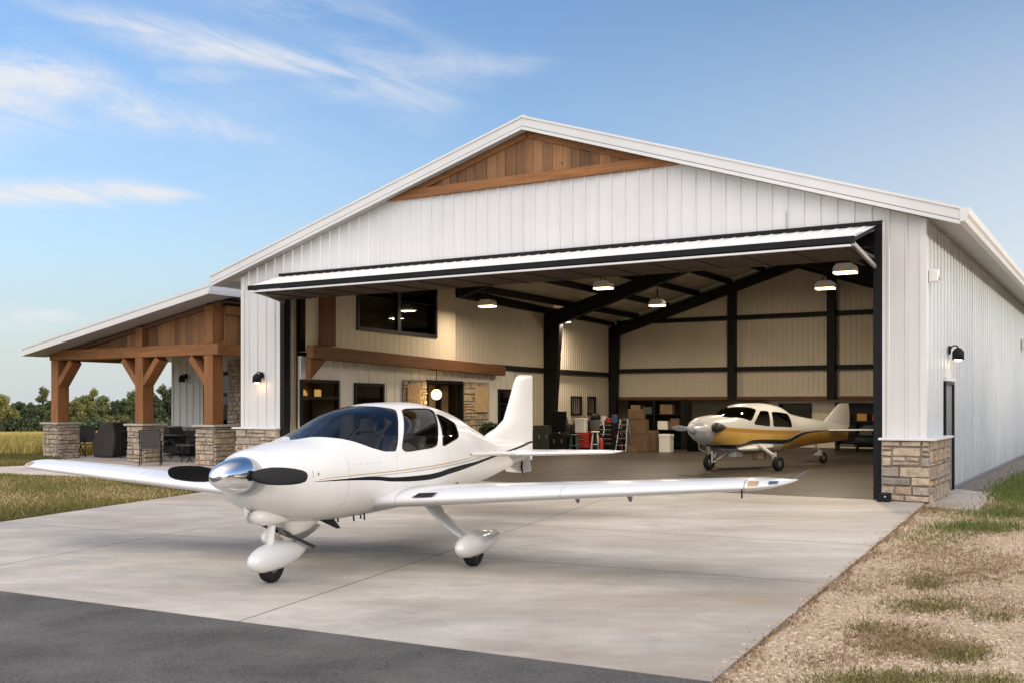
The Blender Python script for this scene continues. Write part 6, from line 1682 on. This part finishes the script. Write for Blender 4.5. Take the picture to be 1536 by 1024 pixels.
# shrub and pot plant
Vv, F, tint = leaf_cloud(np.random.default_rng(8), [(0, 0, .5), (.4, .1, .6), (-.4, 0, .55), (.2, 0, .95), (-.2, .1, .9)], [(.35, .35, .35)] * 5, 1500, .06)
soup('foliage', Vv, F, M['leaf_pale'], tint, parent=shrub_root)
mb = MB(); mb.tube([(0, 0, 0), (0, 0, .5)], [.05, .02], 6); mb.build('stem', M['bark'], shrub_root)
Vv, F, tint = leaf_cloud(np.random.default_rng(9), [(0, 0, .75), (.15, 0, .9), (-.15, 0, .85)], [(.2, .2, .25)] * 3, 400, .06)
soup('foliage', Vv, F, M['leaf_dark'], tint, parent=pot_root)

def blades(name, pts, hgt, wid, mat, g, lean=.5, seg=2):
    n = len(pts); a = g.random(n) * 6.283; h = hgt * (.45 + .8 * g.random(n)); w = wid * (.6 + .8 * g.random(n))
    sd = np.stack([np.cos(a), np.sin(a), 0 * a], -1) * w[:, None]; la = g.random(n) * 6.283; L = lean * g.random(n) * h
    off = np.stack([np.cos(la) * L, np.sin(la) * L, h], -1); mid = off * np.array([.35, .35, .6])
    Vv = np.stack([pts - sd, pts + sd, pts + mid + sd * .7, pts + mid - sd * .7, pts + off], 1).reshape(-1, 3)
    b = 5 * np.arange(n)[:, None]
    F = np.concatenate([b + np.array([[0, 1, 2]]), b + np.array([[0, 2, 3]]), b + np.array([[3, 2, 4]])])
    t = np.clip(.5 + g.normal(size=n) * .25, 0, 1)
    return soup(name, Vv, F, mat, np.tile(t, 3))
def inside(poly, P):
    ins = np.zeros(len(P), bool); n = len(poly)
    for i in range(n):
        a, b = poly[i], poly[(i + 1) % n]
        c = ((a[1] <= P[:, 1]) & (b[1] > P[:, 1])) | ((b[1] <= P[:, 1]) & (a[1] > P[:, 1]))
        d = b[1] - a[1]; d = d if abs(d) > 1e-9 else 1e-9
        ins ^= c & (P[:, 0] < a[0] + (P[:, 1] - a[1]) / d * (b[0] - a[0]))
    return ins
def scatter(poly, n, g):
    xs = [p[0] for p in poly]; ys = [p[1] for p in poly]
    P = np.stack([g.uniform(min(xs), max(xs), n), g.uniform(min(ys), max(ys), n)], -1); return P[inside(poly, P)]
def clumpy(P, g, sc_, thr):
    v = np.sin(P[:, 0] * sc_ + 1.3) * np.sin(P[:, 1] * sc_ * 1.3 + .7) + .6 * np.sin(P[:, 0] * sc_ * 2.7 + P[:, 1] * sc_ * 1.9) + .5 * g.normal(size=len(P))
    return P[v > thr]
g = np.random.default_rng(21)
lp = [(p.x, p.y) for p in (p3, at(-60, 790), at(-60, 707.5), at(0, 710), at(211, 719.5))]
P = scatter(lp, 150000, g); P = clumpy(P, g, 1.1, -1.2); P = P[:70000]
tag(blades('lawn_grass', np.c_[P, np.full(len(P), -.028)], .075, .008, M['grass'], g, .9), kind='stuff')
P = scatter(lp, 60000, g); P = clumpy(P, g, .8, .35)[:14000]
tag(blades('dry_lawn_grass', np.c_[P, np.full(len(P), -.028)], .085, .008, M['dry'], g, 1.0), kind='stuff')
vp = [(p.x, p.y) for p in (at(-60, 683), at(62, 683), at(110, 683), wD, wC, at(-60, 701))]
P = scatter(vp, 40000, g)[:24000]
tag(blades('verge_grass', np.c_[P, np.full(len(P), -.03)], .13, .012, M['grass'], g, .7), kind='stuff')
n_ = 125000; rr = 33 * (142 / 33) ** (g.random(n_) ** .8); aa = np.radians(g.uniform(-36, -15, n_)); X_, Y_ = rr * np.sin(aa), rr * np.cos(aa)
hv = .30 + .004 * (rr - 33)
k_ = Y_ > 33.2; X_, Y_ = X_[k_], Y_[k_]; P = np.stack([X_, Y_, terrain(X_, Y_)], -1)
keep = ~inside([tuple(B(26.6, .5))[:2], tuple(B(16, .5))[:2], tuple(B(16, 13))[:2], tuple(B(26.6, 13))[:2]], P[:, :2])
tag(blades('field_grass', P[keep], .42, .028, M['straw'], g, .6), kind='stuff')

# weeds, dry tufts and stones on the gravelly ground right of the apron
def patch_pts(lst, g):
    out = []
    for (px_, py_, rx, ry, n) in lst:
        n = int(n * 1.5); rx *= 1.25; u = g.normal(size=(n, 2)) * .55; u += .35 * np.sin(u[:, ::-1] * 9); x = px_ + u[:, 0] * rx; y = np.maximum(py_ + u[:, 1] * ry, 640)
        k = (x - 1384) - (y - 757) * (1067 - 1384) / (1021 - 757) > 4
        d = FPX * EYE / (y - HY); out.append(np.stack([(x - CX) / FPX * d, d, np.full(n, -.024)], -1)[k])
    return np.concatenate(out)
def B_in(P):                                              # clear of building, pad and gravel
    r_ = P[:, :2] - np.array([O.x, O.y]); a_ = r_ @ np.array([-.8559, .5173]); b_ = r_ @ np.array([.5173, .8559]); return P[~((a_ > -.2) & (b_ > -.3))]
GREEN = [(1402, 803, 55, 16, 900), (1467, 791, 70, 9, 900), (1387, 873, 26, 9, 420), (1390, 905, 50, 12, 700), (1438, 978, 32, 12, 420), (1330, 1016, 80, 12, 1000), (1480, 1018, 50, 10, 300),
         (1511, 771, 60, 10, 900), (1520, 740, 36, 18, 600), (1398, 762, 40, 8, 500), (1300, 938, 20, 8, 150), (1496, 922, 30, 8, 200)]
DRY = [(1394, 825, 70, 14, 1200), (1438, 858, 90, 16, 1700), (1336, 949, 55, 18, 1000), (1383, 967, 70, 14, 1300), (1500, 840, 60, 14, 700), (1398, 760, 55, 8, 900), (1505, 757, 60, 8, 900), (1240, 985, 60, 14, 250), (1480, 905, 80, 14, 500), (1300, 880, 40, 10, 200)]
tag(blades('green_weeds', B_in(patch_pts(GREEN, g)), .046, .0042, M['weed'], g, 1.8), kind='stuff')
u = g.random(2600); w = g.normal(size=2600) * .05 + .03
Q = np.array([f1.x, f1.y]) + np.array([p2.x - f1.x, p2.y - f1.y]) * u[:, None]; Q = Q + np.array([.64, -.77]) * (np.abs(w) * (1 + .9 * np.sin(u * 41)))[:, None]
EDGE = np.c_[Q, np.full(2600, -.024)]
M['lush'] = leaf_mat('lush_blades', (.155, .19, .045), .45, .25)
tag(blades('lush_weeds', B_in(patch_pts([(1526, 738, 26, 14, 2600), (1556, 722, 26, 16, 2600), (1515, 769, 45, 6, 600), (1470, 790, 45, 5, 500)], g)), .13, .006, M['lush'], g, 1.0), kind='stuff')
tag(blades('dry_weeds', np.concatenate([B_in(patch_pts(DRY, g)), EDGE]), .035, .004, M['dry_weed'], g, 2.6), kind='stuff')
n_ = 42000; yy = HY + 145 * (430 / 145) ** g.random(n_); xx = g.uniform(1040, 1640, n_)
k = (xx - 1384) - (yy - 757) * (1067 - 1384) / (1021 - 757) > -2; yy, xx = yy[k], xx[k]; d = FPX * EYE / (yy - HY)
P = B_in(np.stack([(xx - CX) / FPX * d, d, np.full(len(d), -.022)], -1))
# some of it has spilled over the edge of the slab
m_ = 700; u = g.random(m_); w = np.abs(g.normal(size=m_)) * .03; e0 = np.array([f1.x, f1.y]); e1 = np.array([p2.x, p2.y]); ed = (e1 - e0) / np.linalg.norm(e1 - e0); en = np.array([-ed[1], ed[0]])
Q = e0 + (e1 - e0) * u[:, None] + en * (w * (1 + .8 * np.sin(u * 60) + .6 * np.sin(u * 23)))[:, None]
P = np.concatenate([P, np.c_[Q, np.full(m_, .001)]]); n_ = len(P)
s = .004 + .013 * g.random(n_) ** 2.5
octa = np.array([(1, 0, 0), (0, 1, 0), (-1, 0, 0), (0, -1, 0), (0, 0, .7), (0, 0, -.7)]); of = np.array([(0, 1, 4), (1, 2, 4), (2, 3, 4), (3, 0, 4)])
jit = 1 + .5 * g.normal(size=(n_, 6, 1)) * .6; ang = g.random(n_) * 6.28; ca, sa = np.cos(ang)[:, None], np.sin(ang)[:, None]
V0 = octa[None] * jit * s[:, None, None] * np.stack([.8 + .9 * g.random(n_), .8 + .5 * g.random(n_), .6 + .5 * g.random(n_)], -1)[:, None, :]
V1 = np.stack([V0[..., 0] * ca - V0[..., 1] * sa, V0[..., 0] * sa + V0[..., 1] * ca, V0[..., 2]], -1) + P[:, None, :]
F = (of[None] + 6 * np.arange(n_)[:, None, None]).reshape(-1, 3)
def pebble_mat():
    n = N('pebbles'); at_ = n.n("ShaderNodeAttribute", attribute_name="tint"); n.l(n.mix(at_.outputs["Fac"], C(.24, .165, .105), C(.68, .54, .39)), n.b.inputs["Base Color"]); n.b.inputs["Roughness"].default_value = .9; return n.mat
tag(soup('pebbles', V1.reshape(-1, 3), F, pebble_mat(), np.repeat(g.random(n_), 4)), kind='stuff')

# the wood behind the photographer, right of the drive: it shades the apron in the low sun
g = np.random.default_rng(77); cs = []; rs = []
side = Vector((-sdir.y, sdir.x, 0)); base = O + sdir * 62
H0 = 1.75 + 62 * math.tan(SUN_EL)
for i in range(150):
    u = -95 + i * 1.27; p = base + side * u + sdir * g.uniform(-2, 5); hh = H0 + g.normal() * .35 + .5 * math.sin(u * .21)
    for k in range(6):
        q = g.uniform(1.5, 2.2); cs.append((p.x + g.uniform(-1, 1), p.y + g.uniform(-1, 1), min(hh - q * .9, hh * (.06 + .175 * k)))); rs.append((q, q, q))
Vv, F, tint = leaf_cloud(g, cs, rs, 42000, .62)
tag(soup('distant_wood', Vv, F, M['leaf_dark'], tint), kind='stuff')
